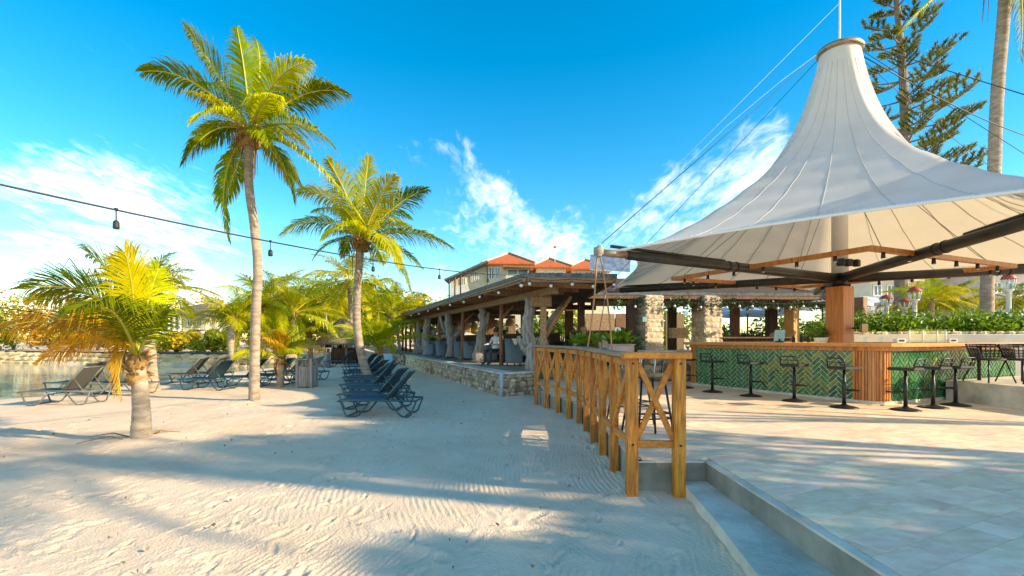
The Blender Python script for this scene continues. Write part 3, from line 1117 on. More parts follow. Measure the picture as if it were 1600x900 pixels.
def slats(path, w, gap):
    d_acc = 0.0
    seg = [(path[i], path[i + 1]) for i in range(len(path) - 1)]
    tot = sum((b - a).length for a, b in seg)
    s_ = w / 2
    while s_ < tot:
        t = s_
        for a, b in seg:
            l_ = (b - a).length
            if t <= l_:
                p = a + (b - a) * (t / l_)
                ang = math.atan2((b - a).y, (b - a).x)
                nr = Vector(((b - a).y, -(b - a).x, 0)).normalized()
                MB().bbox(p + nr * .008 + Vector((0, 0, (ZP + .05 + 1.285) / 2)), (w, .034, 1.285 - ZP - .054), .004, Matrix.Rotation(ang, 3, 'Z')).build('slat', m_bar_wood, bar)
                break
            t -= l_
        s_ += w + gap


slats(nose, .036, .016)
slats([K1, K0, L0], .036, .016)

# herringbone tiles
TL, TWd, g = .225, .076, .020
hr = random.Random(14)
tl = []


def herring(a, b, sgn):
    d = (b - a).normalized()
    L_ = (b - a).length
    nr = Vector((d.y, -d.x, 0))
    z0, z1 = ZP + .052, 1.283
    H_ = z1 - z0
    c45 = math.sqrt(.5)
    n_ = int((L_ + H_) / TWd) + 8
    k_ = TL / TWd
    for i in range(-n_, n_):
        for j in range(-n_, n_):
            # two-tile unit of a 3:1 herringbone on an unrotated lattice
            ox = i * TWd + j * TL
            oy = i * TWd - j * TL
            for (x0, y0, x1, y1) in ((ox, oy, ox + TL, oy + TWd), (ox, oy + TWd, ox + TWd, oy + TWd + TL)):
                q = [(x0 + g / 2, y0 + g / 2), (x1 - g / 2, y0 + g / 2), (x1 - g / 2, y1 - g / 2), (x0 + g / 2, y1 - g / 2)]
                q = [((p - r_) * c45 + .1, (p + r_) * c45 + .05) for p, r_ in q]
                if max(p[0] for p in q) < 0 or min(p[0] for p in q) > L_ or max(p[1] for p in q) < 0 or min(p[1] for p in q) > H_:
                    continue
                q = clip(clip(clip(clip(q, 1, 0, .004), -1, 0, -L_ + .004), 0, 1, .003), 0, -1, -H_ + .003)
                if len(q) < 3 or abs(area(q)) < .0006:
                    continue
                m_ = MB()
                dz = hr.uniform(.006, .0085)
                lo = [a + d * p[0] + Vector((0, 0, z0 + p[1])) - nr * .0118 for p in q]
                hi = [p + nr * (dz + .0118) for p in lo]
                nn = len(q)
                f_ = [tuple(range(nn, 2 * nn))] + [(t, (t + 1) % nn, nn + (t + 1) % nn, nn + t) for t in range(nn)]
                if area(q) < 0:
                    f_ = [tuple(reversed(t)) for t in f_]
                m_.add(lo + hi, f_)
                cx_ = sum(p[0] for p in q) / nn
                tl.append((abs(area(q)) / (lo[0].y ** 2), m_, cx_ / L_, sgn))


herring(L0, L1, 0)
herring(R0, R1, 1)
tl.sort(key=lambda t: -t[0])
rest = MB()
for i, (ar, m_, t, sgn) in enumerate(tl):
    mt = m_tile_refl if (sgn == 0 and hr.random() < .62 * math.exp(-((t - .62) / .3) ** 2)) or hr.random() < .07 else m_tile  # olive gathers where the sand's reflection is painted in; few fall at random
    if i < 300:
        m_.build('wall_tile', mt, bar)
    else:
        rest.add(m_.v, m_.f)
rest.build('wall_tiles', m_tile, bar, None, None, None, 'stuff')

# things on the counter
cz = 1.426


def on_bar(px, Y):
    return Vector(((px - 800) / F * Y, Y, cz))


p = on_bar(1450, 9.3)
sg = thing('glass_guard', 'clear glass food guard standing on the bar counter', 'glass guard', p)
gm = Matrix.Rotation(math.atan2(vdir.y, vdir.x), 3, 'Z')
for k, (u, w) in enumerate(((-.42, .42), (.06, .50), (.48, .30))):
    MB().bbox(p + vdir * u + Vector((0, 0, .13)), (w, .012, .24), .002, gm).build('pane', m_glass, sg)
MB().bbox(p + Vector((0, 0, .262)) + vdir * .03, (1.3, .14, .014), .003, gm).build('top_pane', m_glass, sg)
for u in (-.62, -.18, .32, .62):
    MB().tube([p + vdir * u, p + vdir * u + Vector((0, 0, .25))], .012, 8).build('bracket', m_white, sg)
for k, (px, Y, lab) in enumerate(((1405, 9.0, 'small white napkin holder at the left end of the glass guard'), (1486, 9.7, 'small white napkin holder at the right end of the glass guard'))):
    o = thing('napkin_holder', lab, 'napkin holder', on_bar(px, Y))
    MB().bbox(on_bar(px, Y) + Vector((0, 0, .04)), (.17, .12, .08), .01).build('box', m_white, o)
    MB().bbox(on_bar(px, Y) + Vector((-.0, -.062, .05)), (.1, .006, .04), .002).build('slot', m_blackplas, o)
p = on_bar(1218, 11.2)
o = thing('till_screen', 'pale blue backed till screen on the bar, left of the mast', 'till', p)
MB().bbox(p + Vector((0, 0, .16)), (.24, .03, .26), .008, Matrix.Rotation(.2, 3, 'X')).build('screen', m_cyan, o)
MB().lathe([(.09, 0), (.09, .015), (.02, .02), (.02, .08)], p).build('stand', m_blackplas, o)
for k, (px, Y, hh, lab) in enumerate(((1240, 11.3, .17, 'row of dark bottles on the bar nearest the till'), (1252, 11.4, .2, 'middle dark bottle on the bar between till and mast'), (1263, 11.5, .16, 'short dark bottle on the bar beside the mast'))):
    pp = on_bar(px, Y)
    o = thing('bottle', ('dark bottle on the bar nearest the till' if k == 0 else lab), 'bottle', pp, 'bottles on the bar')
    MB().lathe([(.035, 0), (.037, .01), (.037, hh * .6), (.014, hh * .78), (.013, hh)], pp, 12).build('body', m_blackplas, o)
    MB().lathe([(.016, hh), (.016, hh + .02)], pp, 10).build('cap', m_ringmetal, o)
p = on_bar(1283, 11.0)
o = thing('potted_herb', 'small bright green herb in a white pot on the bar left of the mast', 'potted plant', p)
MB().lathe([(.12, 0), (.15, .1), (.15, .11), (.13, .11), (.12, .09)], p, 16).build('pot', m_white, o)
hb = MB()
leaf_cloud(hb, p + Vector((-.02, 0, .22)), (.24, .2, .16), 260, .035, random.Random(2))
hb.build('leaves', m_hedge, o)

# ================================================================ TENT
Z0 = 11.0
HX = (1312 - 800) / F * Z0
HUB = Vector((HX, Z0, CAMZ + 95 / F * Z0))
ARMS = [132, 201, 261, 350, 62]
ALEN = [6.55, 6.30, 6.6, 6.4, 6.4]
tent = thing('tensile_tent', 'peaked white tensile canopy on a central mast over the bar', 'canopy', (HX, Z0, ZP))
SL = .030
tips = [HUB + Vector((math.cos(R(a)) * l_, math.sin(R(a)) * l_, SL * l_)) for a, l_ in zip(ARMS, ALEN)]
ringz = CAMZ + 447 / F * Z0
RR = .40


def tent_surf(i, t, s_):
    a, b = i, (i + 1) % 5
    order = [0, 1, 2, 3, 4]
    A_, B_ = tips[a] + Vector((0, 0, .05)), tips[b] + Vector((0, 0, .05))
    A_ = HUB + (A_ - HUB) * .955
    B_ = HUB + (B_ - HUB) * .955
    e = A_.lerp(B_, t)
    w = 4 * t * (1 - t)
    span = (A_ - B_).length
    ctr = Vector((HUB.x, HUB.y, e.z))
    e = e + (ctr - e).normalized() * (.085 * span * w)
    e.z += .032 * span * w
    a0, a1 = ARMS[a], ARMS[b]
    while a1 < a0:
        a1 += 360
    g_ = R(a0 + (a1 - a0) * t)
    r_ = Vector((HUB.x + RR * math.cos(g_), HUB.y + RR * math.sin(g_), ringz))
    x = r_.x + (e.x - r_.x) * s_
    y = r_.y + (e.y - r_.y) * s_
    sh = .69 * (1 - s_) ** 1.45 + .31 * math.exp(-s_ / .09) * (1 - s_)
    return Vector((x, y, e.z + (r_.z - e.z) * sh))


NT, NS = 26, 40
fab = MB()
cols = 5 * NT
SS = [(k / NS) ** 1.35 for k in range(NS + 1)]
fr2 = random.Random(6)
for i in range(5):
    for k in range(NT):
        for s_ in SS:
            p = tent_surf(i, k / NT, s_)
            # slack folds that ring the lower cone
            p.z += .016 * math.sin(s_ * 46 + 3 * math.sin((i * NT + k) * .12)) * (s_ * (1 - s_) * 3)
            fab.v.append(tuple(p))
m1 = NS + 1
for c_ in range(cols):
    d_ = (c_ + 1) % cols
    for s_ in range(NS):
        fab.f.append((c_ * m1 + s_, c_ * m1 + s_ + 1, d_ * m1 + s_ + 1, d_ * m1 + s_))
        fab.sm.append(True)
fabric = fab.build('canopy_fabric', m_canvas, tent)
for i in range(5):
    for k in ((4, 8, 13, 18, 22) if i != 2 else (3, 6, 10, 13, 16, 20, 23)):
        def off(q, d_):
            p_ = Vector(fab.v[(i * NT + k) * m1 + q])
            hz_ = Vector((HUB.x - p_.x, HUB.y - p_.y, 0)).normalized()
            return p_ + (hz_ * .8 + Vector((0, 0, -.6))) * d_
        MB().tube([off(q, .016) for q in range(14, m1)], .006, 5).build('seam', m_seam, fabric, org=wloc(tent))
        MB().tube([off(q, -.003) for q in range(2, m1)], .005, 4).build('seam', m_topseam, fabric, org=wloc(tent))
    pts = [tent_surf(i, k / 40, 1.0) for k in range(41)]
    MB().tube(pts, [.022 + .006 * (k % 2) for k in range(41)], 6).build('edge_rope', m_hem, fabric, org=wloc(tent))
    # lacing tabs along the hem
    lc = MB()
    for k in range(2, 79):
        p = tent_surf(i, k / 80, .985)
        lc.bbox(p + Vector((0, 0, .02)), (.05, .05, .03), .01)
    lc.build('hem_lacing', m_hem, fabric, org=wloc(tent))
for i in range(5):
    A_, B_ = HUB, tips[i]
    dr = (B_ - A_).normalized()
    arm = MB().tube([A_ + dr * .12, A_ + dr * 2, A_ + dr * 4.2, B_ - dr * .55], [.10, .10, .095, .085], 14).build('boom_arm', m_steel_dk, tent)
    MB().tube([B_ - dr * .56, B_ - dr * .02], [.07, .06], 12).build('boom_tip', m_ringmetal, arm, org=wloc(tent))
    MB().tube([A_ + dr * 3.1, A_ + dr * 3.13], .108, 14).build('collar', m_black, arm, org=wloc(tent))
    MB().tube([A_ + dr * 3.3, A_ + dr * 3.33], .108, 14).build('collar', m_black, arm, org=wloc(tent))
    MB().tube([A_ + dr * (ALEN[i] - 2.9) + Vector((0, 0, .1)), B_ - dr * .2 + Vector((0, 0, .13))], .03, 8).build('upper_strut', m_steel_dk, arm, org=wloc(tent))
MB().bbox((HX, Z0, (ZP + 2.70) / 2), (.40, .40, 2.70 - ZP), .012, Matrix.Rotation(R(24), 3, 'Z')).build('mast_post', m_post, tent)
MB().lathe([(.16, 2.70), (.16, 3.05)], (HX, Z0, 0), 18).build('mast_collar', m_black, tent)
MB().tube([(HX, Z0, 3.0), (HX, Z0, ringz - .05)], .165, 16).build('mast_column', m_hem, tent)
MB().lathe([(RR - .02, ringz - .03), (RR + .05, ringz - .02), (RR + .07, ringz + .05), (RR + .03, ringz + .11), (RR - .03, ringz + .09), (RR - .03, ringz - .0)], (HX, Z0, 0), 36, True, False).build('peak_ring', m_ringmetal, tent)
MB().lathe([(RR - .02, ringz + .085), (.03, ringz + .10)], (HX, Z0, 0), 36, True, False).build('peak_cap', m_hem, tent)
MB().tube([(HX, Z0, ringz), (HX, Z0, ringz + 1.35)], [.022, .02], 8).build('finial_pole', m_white, tent)
top = Vector((HX, Z0, ringz + 1.15))
for i in range(5):
    s0 = Vector((HX + RR * math.cos(R(ARMS[i])), Z0 + RR * math.sin(R(ARMS[i])), ringz + .06))
    MB().tube([s0, tips[i] + Vector((0, 0, .16))], .007, 5).build('stay_cable', m_cable, tent)
    if i == 1:
        MB().tube([top, tips[i] + Vector((0, 0, .2))], .0028, 5).build('stay_cable', m_cablewhite, tent)
        pts = [s0.lerp(tips[i], t) + Vector((0, 0, .25 * math.sin(t * math.pi))) for t in (0, .25, .5, .75, 1)]
        MB().tube(pts, .0028, 5).build('stay_cable', m_cablewhite, tent)
for a_ in (0, 1, 2):
    MB().bbox((HX - .2 + a_ * .22, Z0 - .32 + .06 * a_, HUB.z + .32), (.15, .13, .16), .02, Matrix.Rotation(R(-25 + 30 * a_), 3, 'Z')).build('spotlight', m_blackplas, tent)
# pulley block at the near left tip and its hanging ropes
tA, tC = tips[1], tips[0]
pb = MB()
pb.bbox(tA + Vector((-.04, 0, .02)), (.08, .12, .22), .02)
pb.tube([tA + Vector((-.13, 0, .02)), tA + Vector((.03, 0, .02))], .075, 12)
pb.build('pulley_block', m_rope_gr, tent)
rg = [(tA + Vector((-.08, 0, -.1)), Vector((tA.x - .28, tA.y - .1, 1.28)), m_rope, 'brown rope falling left from the near canopy tip'),
      (tA + Vector((.0, .05, -.1)), Vector((tA.x + .22, tA.y + .15, 1.30)), m_rope, 'brown rope falling right from the near canopy tip'),
      (tC + Vector((-.02, 0, 0)), Vector((tC.x - .42, tC.y, 1.0)), m_rope_gr, 'grey rope falling from the far left canopy tip')]
for a_, b_, mt, lb in rg:
    pts = [a_.lerp(b_, t) + Vector((.03 * math.sin(t * 3.1), 0, 0)) for t in (0, .2, .4, .6, .8, 1)]
    MB().tube(pts, .015, 6).build('hanging_rope', mt, None, lb, 'rope')

# timber light frame under the canopy
NC = P(1360, 388, 7.9)
fz = NC.z
u2, v2 = Vector((-.43, .903, 0)).normalized(), Vector((.915, .403, 0)).normalized()
C = [NC, NC + v2 * 4.75, NC + v2 * 4.75 + u2 * 4.4, NC + u2 * 4.4]
lf = thing('timber_light_frame', 'square timber light frame hung under the canopy above the bar', 'light frame', (HX, Z0, fz))
for i in range(4):
    a_, b_ = C[i], C[(i + 1) % 4]
    dr = (b_ - a_).normalized()
    MB().beam(a_ - dr * (.05 if i % 2 else -.05), b_ + dr * (.05 if i % 2 else -.05), .10, .085).build('beam', m_bar_wood, lf)
    for k in range(6):
        q_ = a_ + dr * (.35 + k * (b_ - a_).length / 6.3)
        sp = MB().tube([q_ + Vector((0, 0, -.043)), q_ + Vector((0, 0, -.14))], [.028, .034], 10).build('spotlight', m_blackplas, lf)
        MB().tube([q_ + Vector((0, 0, -.139)), q_ + Vector((0, 0, -.15))], [.028, .024], 10).build('lamp_lens', m_frost, sp, org=wloc(lf))
    MB().tube([a_ + dr * .3 + Vector((0, 0, .04)), HUB + (a_ - HUB) * .35 + Vector((0, 0, 1.9))], .006, 5).build('hanger_wire', m_cable, lf)

# ================================================================ BAR STOOLS
def stool_proto():
    o = thing('bar_stool', 'x', 'bar stool', (0, 0, 0))
    MB().lathe([(.215, .0), (.215, .012), (.16, .028), (.05, .05), (.032, .075)], (0, 0, 0), 24).build('base', m_black, o)
    MB().lathe([(.03, .06), (.03, .45), (.022, .46), (.022, .66)], (0, 0, 0), 14).build('column', m_black, o)
    fr_ = MB()
    fr_.tube([(.03, 0, .30), (.03 + .1, -.15, .30), (.22, -.13, .30), (.24, 0, .30), (.22, .13, .30), (.13, .15, .30), (.03, 0, .30)], .011, 6)
    fr_.build('footrest', m_black, o)
    MB().bbox((0, 0, .69), (.38, .36, .05), .022).build('seat', m_blackplas, o)
    bk = MB()
    bk.tube([(-.17, -.16, .70), (-.20, -.165, .82), (-.21, -.13, .86), (-.215, .13, .86), (-.20, .165, .82), (-.17, .16, .70)], .012, 6)
    bk.tube([(-.20, -.16, .79), (-.20, .16, .79)], .009, 6)
    bk.build('backrest', m_black, o)
    return o


sp0 = stool_proto()
pool = list(sp0.children_recursive)
lad = math.degrees(math.atan2(-vdir.y, -vdir.x))
spots = [((1113, 612.5), 0, 'leftmost black pedestal bar stool against the green tiles'), ((1173, 619), 0, 'black pedestal bar stool, second from the left end of the bar'),
         ((1241, 627), 0, 'black pedestal bar stool, third from the left end of the bar'), ((1319, 637), 0, 'black pedestal bar stool just left of the slatted bar corner'),
         ((1415, 641), 1, 'black pedestal bar stool just right of the slatted bar corner'), ((1458, 637), 1, 'black pedestal bar stool, middle one of the three at the right bar face'),
         ((1493, 633.5), 1, 'black pedestal bar stool beside the raised deck with chairs'), ((1070, 606), 0, 'black pedestal bar stool half hidden behind the fence end post')]
for i, ((px, py), sd, lb) in enumerate(spots):
    o = sp0 if i == 0 else copy_tree(sp0, None, pool)
    o.location = G(px, py, ZP)
    o.rotation_euler.z = (math.atan2(.464, .886) if sd == 0 else math.atan2(udir.y, udir.x)) + random.uniform(-.25, .25)
    tag(o, lb, 'bar stool', 'pedestal stools round the bar')


def leg_stool(x, y, lb, rz):
    o = thing('bar_stool', lb, 'bar stool', (x, y, ZP), 'four-legged stools behind the fence')
    c_ = Vector((x, y, ZP))
    for sx in (-1, 1):
        for sy in (-1, 1):
            MB().tube([c_ + Vector((sx * .23, sy * .23, 0)), c_ + Vector((sx * .14, sy * .14, .74))], .014, 8).build('leg', m_black, o)
    for zz, k in ((.26, .197), (.32, .19)):
        rg_ = MB()
        rg_.tube([c_ + Vector((sx * k, sy * k, zz)) for sx, sy in ((-1, -1), (1, -1), (1, 1), (-1, 1), (-1, -1))], .010, 6)
        rg_.build('foot_ring', m_black, o)
    MB().lathe([(.17, .74), (.19, .76), (.19, .78), (.17, .79)], c_, 20).build('seat', m_tan_wood, o)
    for k in range(7):
        a_ = R(150 + k * 40)
        MB().tube([c_ + Vector((.17 * math.cos(a_), .17 * math.sin(a_), .785)), c_ + Vector((.2 * math.cos(a_), .2 * math.sin(a_), .95))], .008, 5).build('back_spindle', m_white if k % 2 else m_black, o)
    o.rotation_euler.z = rz
    return o


leg_stool(1.62, 5.75, 'black four-legged stool right behind the end panel of the fence', .2)
leg_stool(1.66, 6.75, 'black four-legged stool behind the fence, farther from the end panel', .5)

# ================================================================ RAISED DECK AT THE RIGHT + CHAIRS
ZR = .70
rd_poly = [(8.46, 9.36), (8.62, 8.0), (8.9, 5.0), (14.5, 5.0), (14.5, 12.0), (10.6, 10.3)]
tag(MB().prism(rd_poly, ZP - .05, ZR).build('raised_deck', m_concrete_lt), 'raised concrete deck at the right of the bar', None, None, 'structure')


def rattan_chair(x, y, rz, lb):
    o = thing('rattan_chair', lb, 'chair', (x, y, ZR), 'rattan chairs on the raised deck')
    MB().lathe([(.05, .40), (.24, .41), (.25, .43), (.23, .45)], (x, y, ZR), 20).build('seat', m_ratan, o)
    for k in range(19):
        a_ = R(-20 + k * 220 / 18)
        lean = .04
        MB().tube([(x + .235 * math.cos(a_), y + .235 * math.sin(a_), ZR + .42), (x + (.275 + lean) * math.cos(a_), y + (.275 + lean) * math.sin(a_), ZR + (.62 if k < 4 or k > 14 else .70))], .009, 5).build('back_spindle', m_ratan, o)
    rm = MB()
    rm.tube([(x + .315 * math.cos(R(-20 + k * 220 / 18)), y + .315 * math.sin(R(-20 + k * 220 / 18)), ZR + (.62 if k < 4 or k > 14 else .70)) for k in range(19)], .016, 6)
    rm.build('top_rail', m_ratan, o)
    wv = MB()
    for zz in (.47, .50, .53, .56, .59):
        wv.tube([(x + (.24 + (zz - .42) * .25) * math.cos(R(-18 + k * 216 / 18)), y + (.24 + (zz - .42) * .25) * math.sin(R(-18 + k * 216 / 18)), ZR + zz) for k in range(19)], .010, 5)
    wv.build('woven_back', m_ratan, o)
    for sx in (-1, 1):
        for sy in (-1, 1):
            MB().tube([(x + sx * .25, y + sy * .25, ZR), (x + sx * .15, y + sy * .15, ZR + .42)], .012, 6).build('leg', m_black, o)
    return o


for k, (x, y, lb) in enumerate(((8.92, 8.98, 'dark rattan chair nearest the bar on the raised deck'), (9.38, 8.82, 'dark rattan chair in the middle of the raised deck row'), (9.30, 8.25, 'dark rattan chair at the right edge of the picture'))):
    rattan_chair(x, y, 0, lb)
o = thing('bar_table', 'dark slim table behind the rattan chairs on the raised deck', 'table', (9.8, 9.25, ZR))
MB().bbox((9.75, 9.35, ZR + .66), (1.5, .55, .035), .006).build('table_top', m_steel_dk, o)
for x in (9.1, 10.4):
    MB().tube([(x, 9.35, ZR), (x, 9.35, ZR + .64)], .03, 10).build('leg', m_black, o)

# ================================================================ PALMS
def bez(a, b, c, t):
    return a * (1 - t) ** 2 + b * (2 * t * (1 - t)) + c * t ** 2


def frond_mesh(P0, P1, P2, width, nl, rd, roll=0.0, droop=.5, bare=.14, lw=1.0):
    """curved rib with two rows of narrow hanging leaflets"""
    mb = MB()
    N_ = 16
    rib = [bez(P0, P1, P2, k / N_) for k in range(N_ + 1)]
    Lf = sum((rib[k + 1] - rib[k]).length for k in range(N_))
    mb.tube(rib, [.011 * Lf * (1 - .85 * k / N_) + .003 for k in range(N_ + 1)], 5, True, True)
    stem_faces = len(mb.f)
    side0 = (P2 - P0).cross(Vector((0, 0, 1)))
    if side0.length < .05:
        side0 = Vector((rd.uniform(-1, 1), rd.uniform(-1, 1), 0))
    side0.normalize()
    for k in range(nl):
        t = bare + (1 - bare) * (k + rd.uniform(-.25, .25)) / (nl - 1)
        t = min(max(t, bare), .998)
        p = bez(P0, P1, P2, t)
        tan = ((P1 - P0) * (1 - t) + (P2 - P1) * t).normalized()
        s_ = side0 - tan * side0.dot(tan)
        s_.normalize()
        up = s_.cross(tan)
        if up.z < 0:
            up = -up
        s_ = Matrix.Rotation(roll, 3, tan) @ s_
        up = Matrix.Rotation(roll, 3, tan) @ up
        u = (t - bare) / (1 - bare)
        prof = (.45 + .55 * min(1, u / .22)) * (1 - .72 * max(0, (u - .45) / .55) ** 1.4)
        for sg in (-1, 1):
            if rd.random() < .04:
                continue
            ll = width * prof * rd.uniform(.82, 1.12)
            fwd = R(28 + 38 * u + rd.uniform(-7, 7))
            d = (s_ * sg * math.cos(fwd) + tan * math.sin(fwd) + up * (.22 - .1 * u + rd.uniform(-.08, .08))).normalized()
            g1 = (d + Vector((0, 0, -droop * rd.uniform(.4, .95)))).normalized()
            g2 = (d + Vector((0, 0, -droop * rd.uniform(1.5, 3.2)))).normalized()
            w = .0105 * lw * (.6 + .5 * prof) * (Lf / 2.2) ** .4 * rd.uniform(.85, 1.2)
            wd = d.cross(up)
            wd = (tan * .8 + up * .5 * sg * 0 + wd * .2)
            wd = (wd - d * wd.dot(d))
            wd.normalize()
            q1 = p + d * ll * .3
            q2 = q1 + g1 * ll * .38
            q3 = q2 + g2 * ll * .34
            mb.add([p + wd * w * .5, p - wd * w * .5, q1 + wd * w, q1 - wd * w, q2 + wd * w * .75, q2 - wd * w * .75, q3],
                   [(0, 1, 3, 2), (2, 3, 5, 4), (4, 5, 6)])
    return mb, stem_faces


def add_frond(root, P0, P1, P2, width, nl, rd, mat, roll=0.0, droop=.5, bare=.14, lw=1.0):
    mb, sf = frond_mesh(P0, P1, P2, width, nl, rd, roll, droop, bare, lw)
    o = mb.build('frond', mat, root)
    o.data.materials.append(m_stem if mat is not m_leafd else m_fibre)
    mi = [1] * sf + [0] * (len(mb.f) - sf)
    o.data.polygons.foreach_set('material_index', mi)
    return o


def trunk(root, pts, r0, r1, flare=1.0, ringh=.085, rd=random, lean_n=None):
    """ringed palm trunk through the given points"""
    fine = []
    n_ = len(pts)
    Lt = sum((pts[i + 1] - pts[i]).length for i in range(n_ - 1))
    nseg = max(10, int(Lt / ringh) * 2)

    def cat(t):
        x = t * (n_ - 1)
        i = min(int(x), n_ - 2)
        f = x - i
        p0, p1, p2, p3 = pts[max(i - 1, 0)], pts[i], pts[i + 1], pts[min(i + 2, n_ - 1)]
        return .5 * ((2 * p1) + (p2 - p0) * f + (2 * p0 - 5 * p1 + 4 * p2 - p3) * f * f + (3 * p1 - p0 - 3 * p2 + p3) * f ** 3)
    rad = []
    for k in range(nseg + 1):
        t = k / nseg
        fine.append(cat(t))
        rr_ = r0 + (r1 - r0) * t ** .8
        rr_ *= 1 + (flare - 1) * math.exp(-t * Lt / min(.45, Lt * .28))
        rad.append(rr_ * ((1.035 if k % 2 else .975) + rd.uniform(-.012, .012)))
    return MB().tube(fine, rad, 14, True, True, .02, rd).build('trunk', m_trunk, root)


def crown_fibre(root, c, r_, rd, n_=26, dead=True):
    mb = MB()
    for k in range(n_):
        a = rd.uniform(0, 6.28)
        e = rd.uniform(-.9, 1.0)
        d = Vector((math.cos(a) * math.cos(e), math.sin(a) * math.cos(e), math.sin(e)))
        p = c + Vector((d.x * r_ * .4, d.y * r_ * .4, rd.uniform(-.8, .5) * r_))
        q = p + d * r_ * rd.uniform(.7, 1.5) + Vector((0, 0, .2 * r_))
        mb.tube([p, p.lerp(q, .5) + Vector((0, 0, .08 * r_)), q], [r_ * .22, r_ * .15, r_ * .05], 5)
    mb.tube([c + Vector((0, 0, -r_ * 1.1)), c + Vector((0, 0, -r_ * .2)), c + Vector((0, 0, r_ * .7))], [r_ * .75, r_ * .95, r_ * .4], 10, True, True, .1, rd)
    mb.build('crown_fibre', m_fibre, root)
    if dead:
        dm = MB()
        for k in range(12):
            a = rd.uniform(0, 6.28)
            p = c + Vector((math.cos(a) * r_ * .8, math.sin(a) * r_ * .8, -.3 * r_))
            q = p + Vector((math.cos(a) * r_ * .5, math.sin(a) * r_ * .5, -r_ * rd.uniform(1.5, 3.6)))
            dm.tube([p, p.lerp(q, .4) + Vector((math.cos(a) * .1, math.sin(a) * .1, 0)), q], [.02, .016, .006], 4)
        dm.build('dead_stalks', m_leafd, root)


def auto_fronds(root, c, n_, L_, rd, mats, emin=-35, emax=80, width=.5, nl=34, az0=0.0, face=None, droop=.55, lw=1.0):
    for k in range(n_):
        az = az0 + k * 2.39996 + rd.uniform(-.25, .25)
        t = (k + .5) / n_
        el = R(emax + (emin - emax) * t ** .9 + rd.uniform(-8, 8))
        l_ = L_ * (1 - .25 * (1 - t)) * rd.uniform(.85, 1.1)
        hd = Vector((math.cos(az), math.sin(az), 0))
        d0 = hd * math.cos(el) + Vector((0, 0, math.sin(el)))
        e2 = el - R(rd.uniform(45, 75))
        d1 = hd * max(.15, math.cos(e2)) + Vector((0, 0, math.sin(e2)))
        P1 = c + d0 * l_ * .55
        P2 = P1 + d1 * l_ * .5
        add_frond(root, c + d0 * .06, P1, P2, width * rd.uniform(.85, 1.1), int(nl * 1.5), rd, rd.choice(mats), rd.uniform(-.5, .5), droop, .14, lw)


# --- tall palm
def pt(px, py, Y):
    return P(px, py, Y)


rd = random.Random(101)
Yt = 11.6
b0 = G(397, 627)
root = thing('coconut_palm', 'tall slender coconut palm with curved trunk, tallest on the beach', 'palm tree', b0)
trunk(root, [b0 - Vector((0, 0, .1)), pt(398, 560, Yt), pt(400, 480, Yt), pt(403, 420, Yt), pt(397, 350, Yt), pt(389, 290, Yt), pt(389, 222, Yt)], .118, .095, 1.15, rd=rd)
c = pt(391, 210, Yt)
crown_fibre(root, c, .28, rd, 34)
spec = [  # (ctrl px, py, dY), (tip px, py, dY), width, roll, mat, droop
    ((300, 100, -.3), (224, 112, -.5), .62, .5, m_leafg, .55), ((340, 110, .3), (289, 42, .4), .62, .9, m_leafg, .35), ((385, 110, -.4), (370, 44, -.2), .5, 1.1, m_leafg, .3),
    ((415, 100, .5), (400, 62, 1.2), .55, .8, m_leafg, .3), ((425, 100, -.3), (486, 98, -.9), .58, -.6, m_leafy, .5), ((480, 120, .4), (544, 148, .2), .6, -.4, m_leafg, .6),
    ((470, 170, -.9), (524, 232, -1.4), .62, -.5, m_leafg, .6), ((330, 175, -.4), (287, 255, -.5), .55, .3, m_leafg, .8), ((330, 260, -.3), (357, 375, -.3), .5, .7, m_leafg, .8),
    ((440, 215, -.6), (459, 312, -.8), .58, -.6, m_leafg, .8), ((480, 215, -1.0), (562, 338, -1.6), .62, -.4, m_leafy, .7), ((330, 150, -1.5), (300, 190, -2.2), .5, .4, m_leafy, .7),
    ((450, 130, 1.2), (500, 160, 2.0), .55, .2, m_leafg, .6), ((350, 120, 1.4), (310, 130, 2.2), .55, -.2, m_leafg, .6), ((410, 140, -1.3), (436, 150, -2.3), .5, 0, m_leafy, .7),
    ((430, 230, 1.0), (470, 290, 1.6), .5, .3, m_leafg, .9), ((372, 250, 1.0), (350, 320, 1.4), .5, .2, m_leafg, .9)]
for (c1, c2, w, ro_, mt, dr) in spec:
    add_frond(root, c + Vector((0, 0, .05)), pt(c1[0], c1[1], Yt + c1[2]), pt(c2[0], c2[1], Yt + c2[2]), w * 1.2, 92, rd, mt, ro_, dr, .14, 1.4)

auto_fronds(root, c, 9, 1.9, rd, [m_leafy, m_leafg], 0, 78, .6, 44, 1.0, lw=1.4)

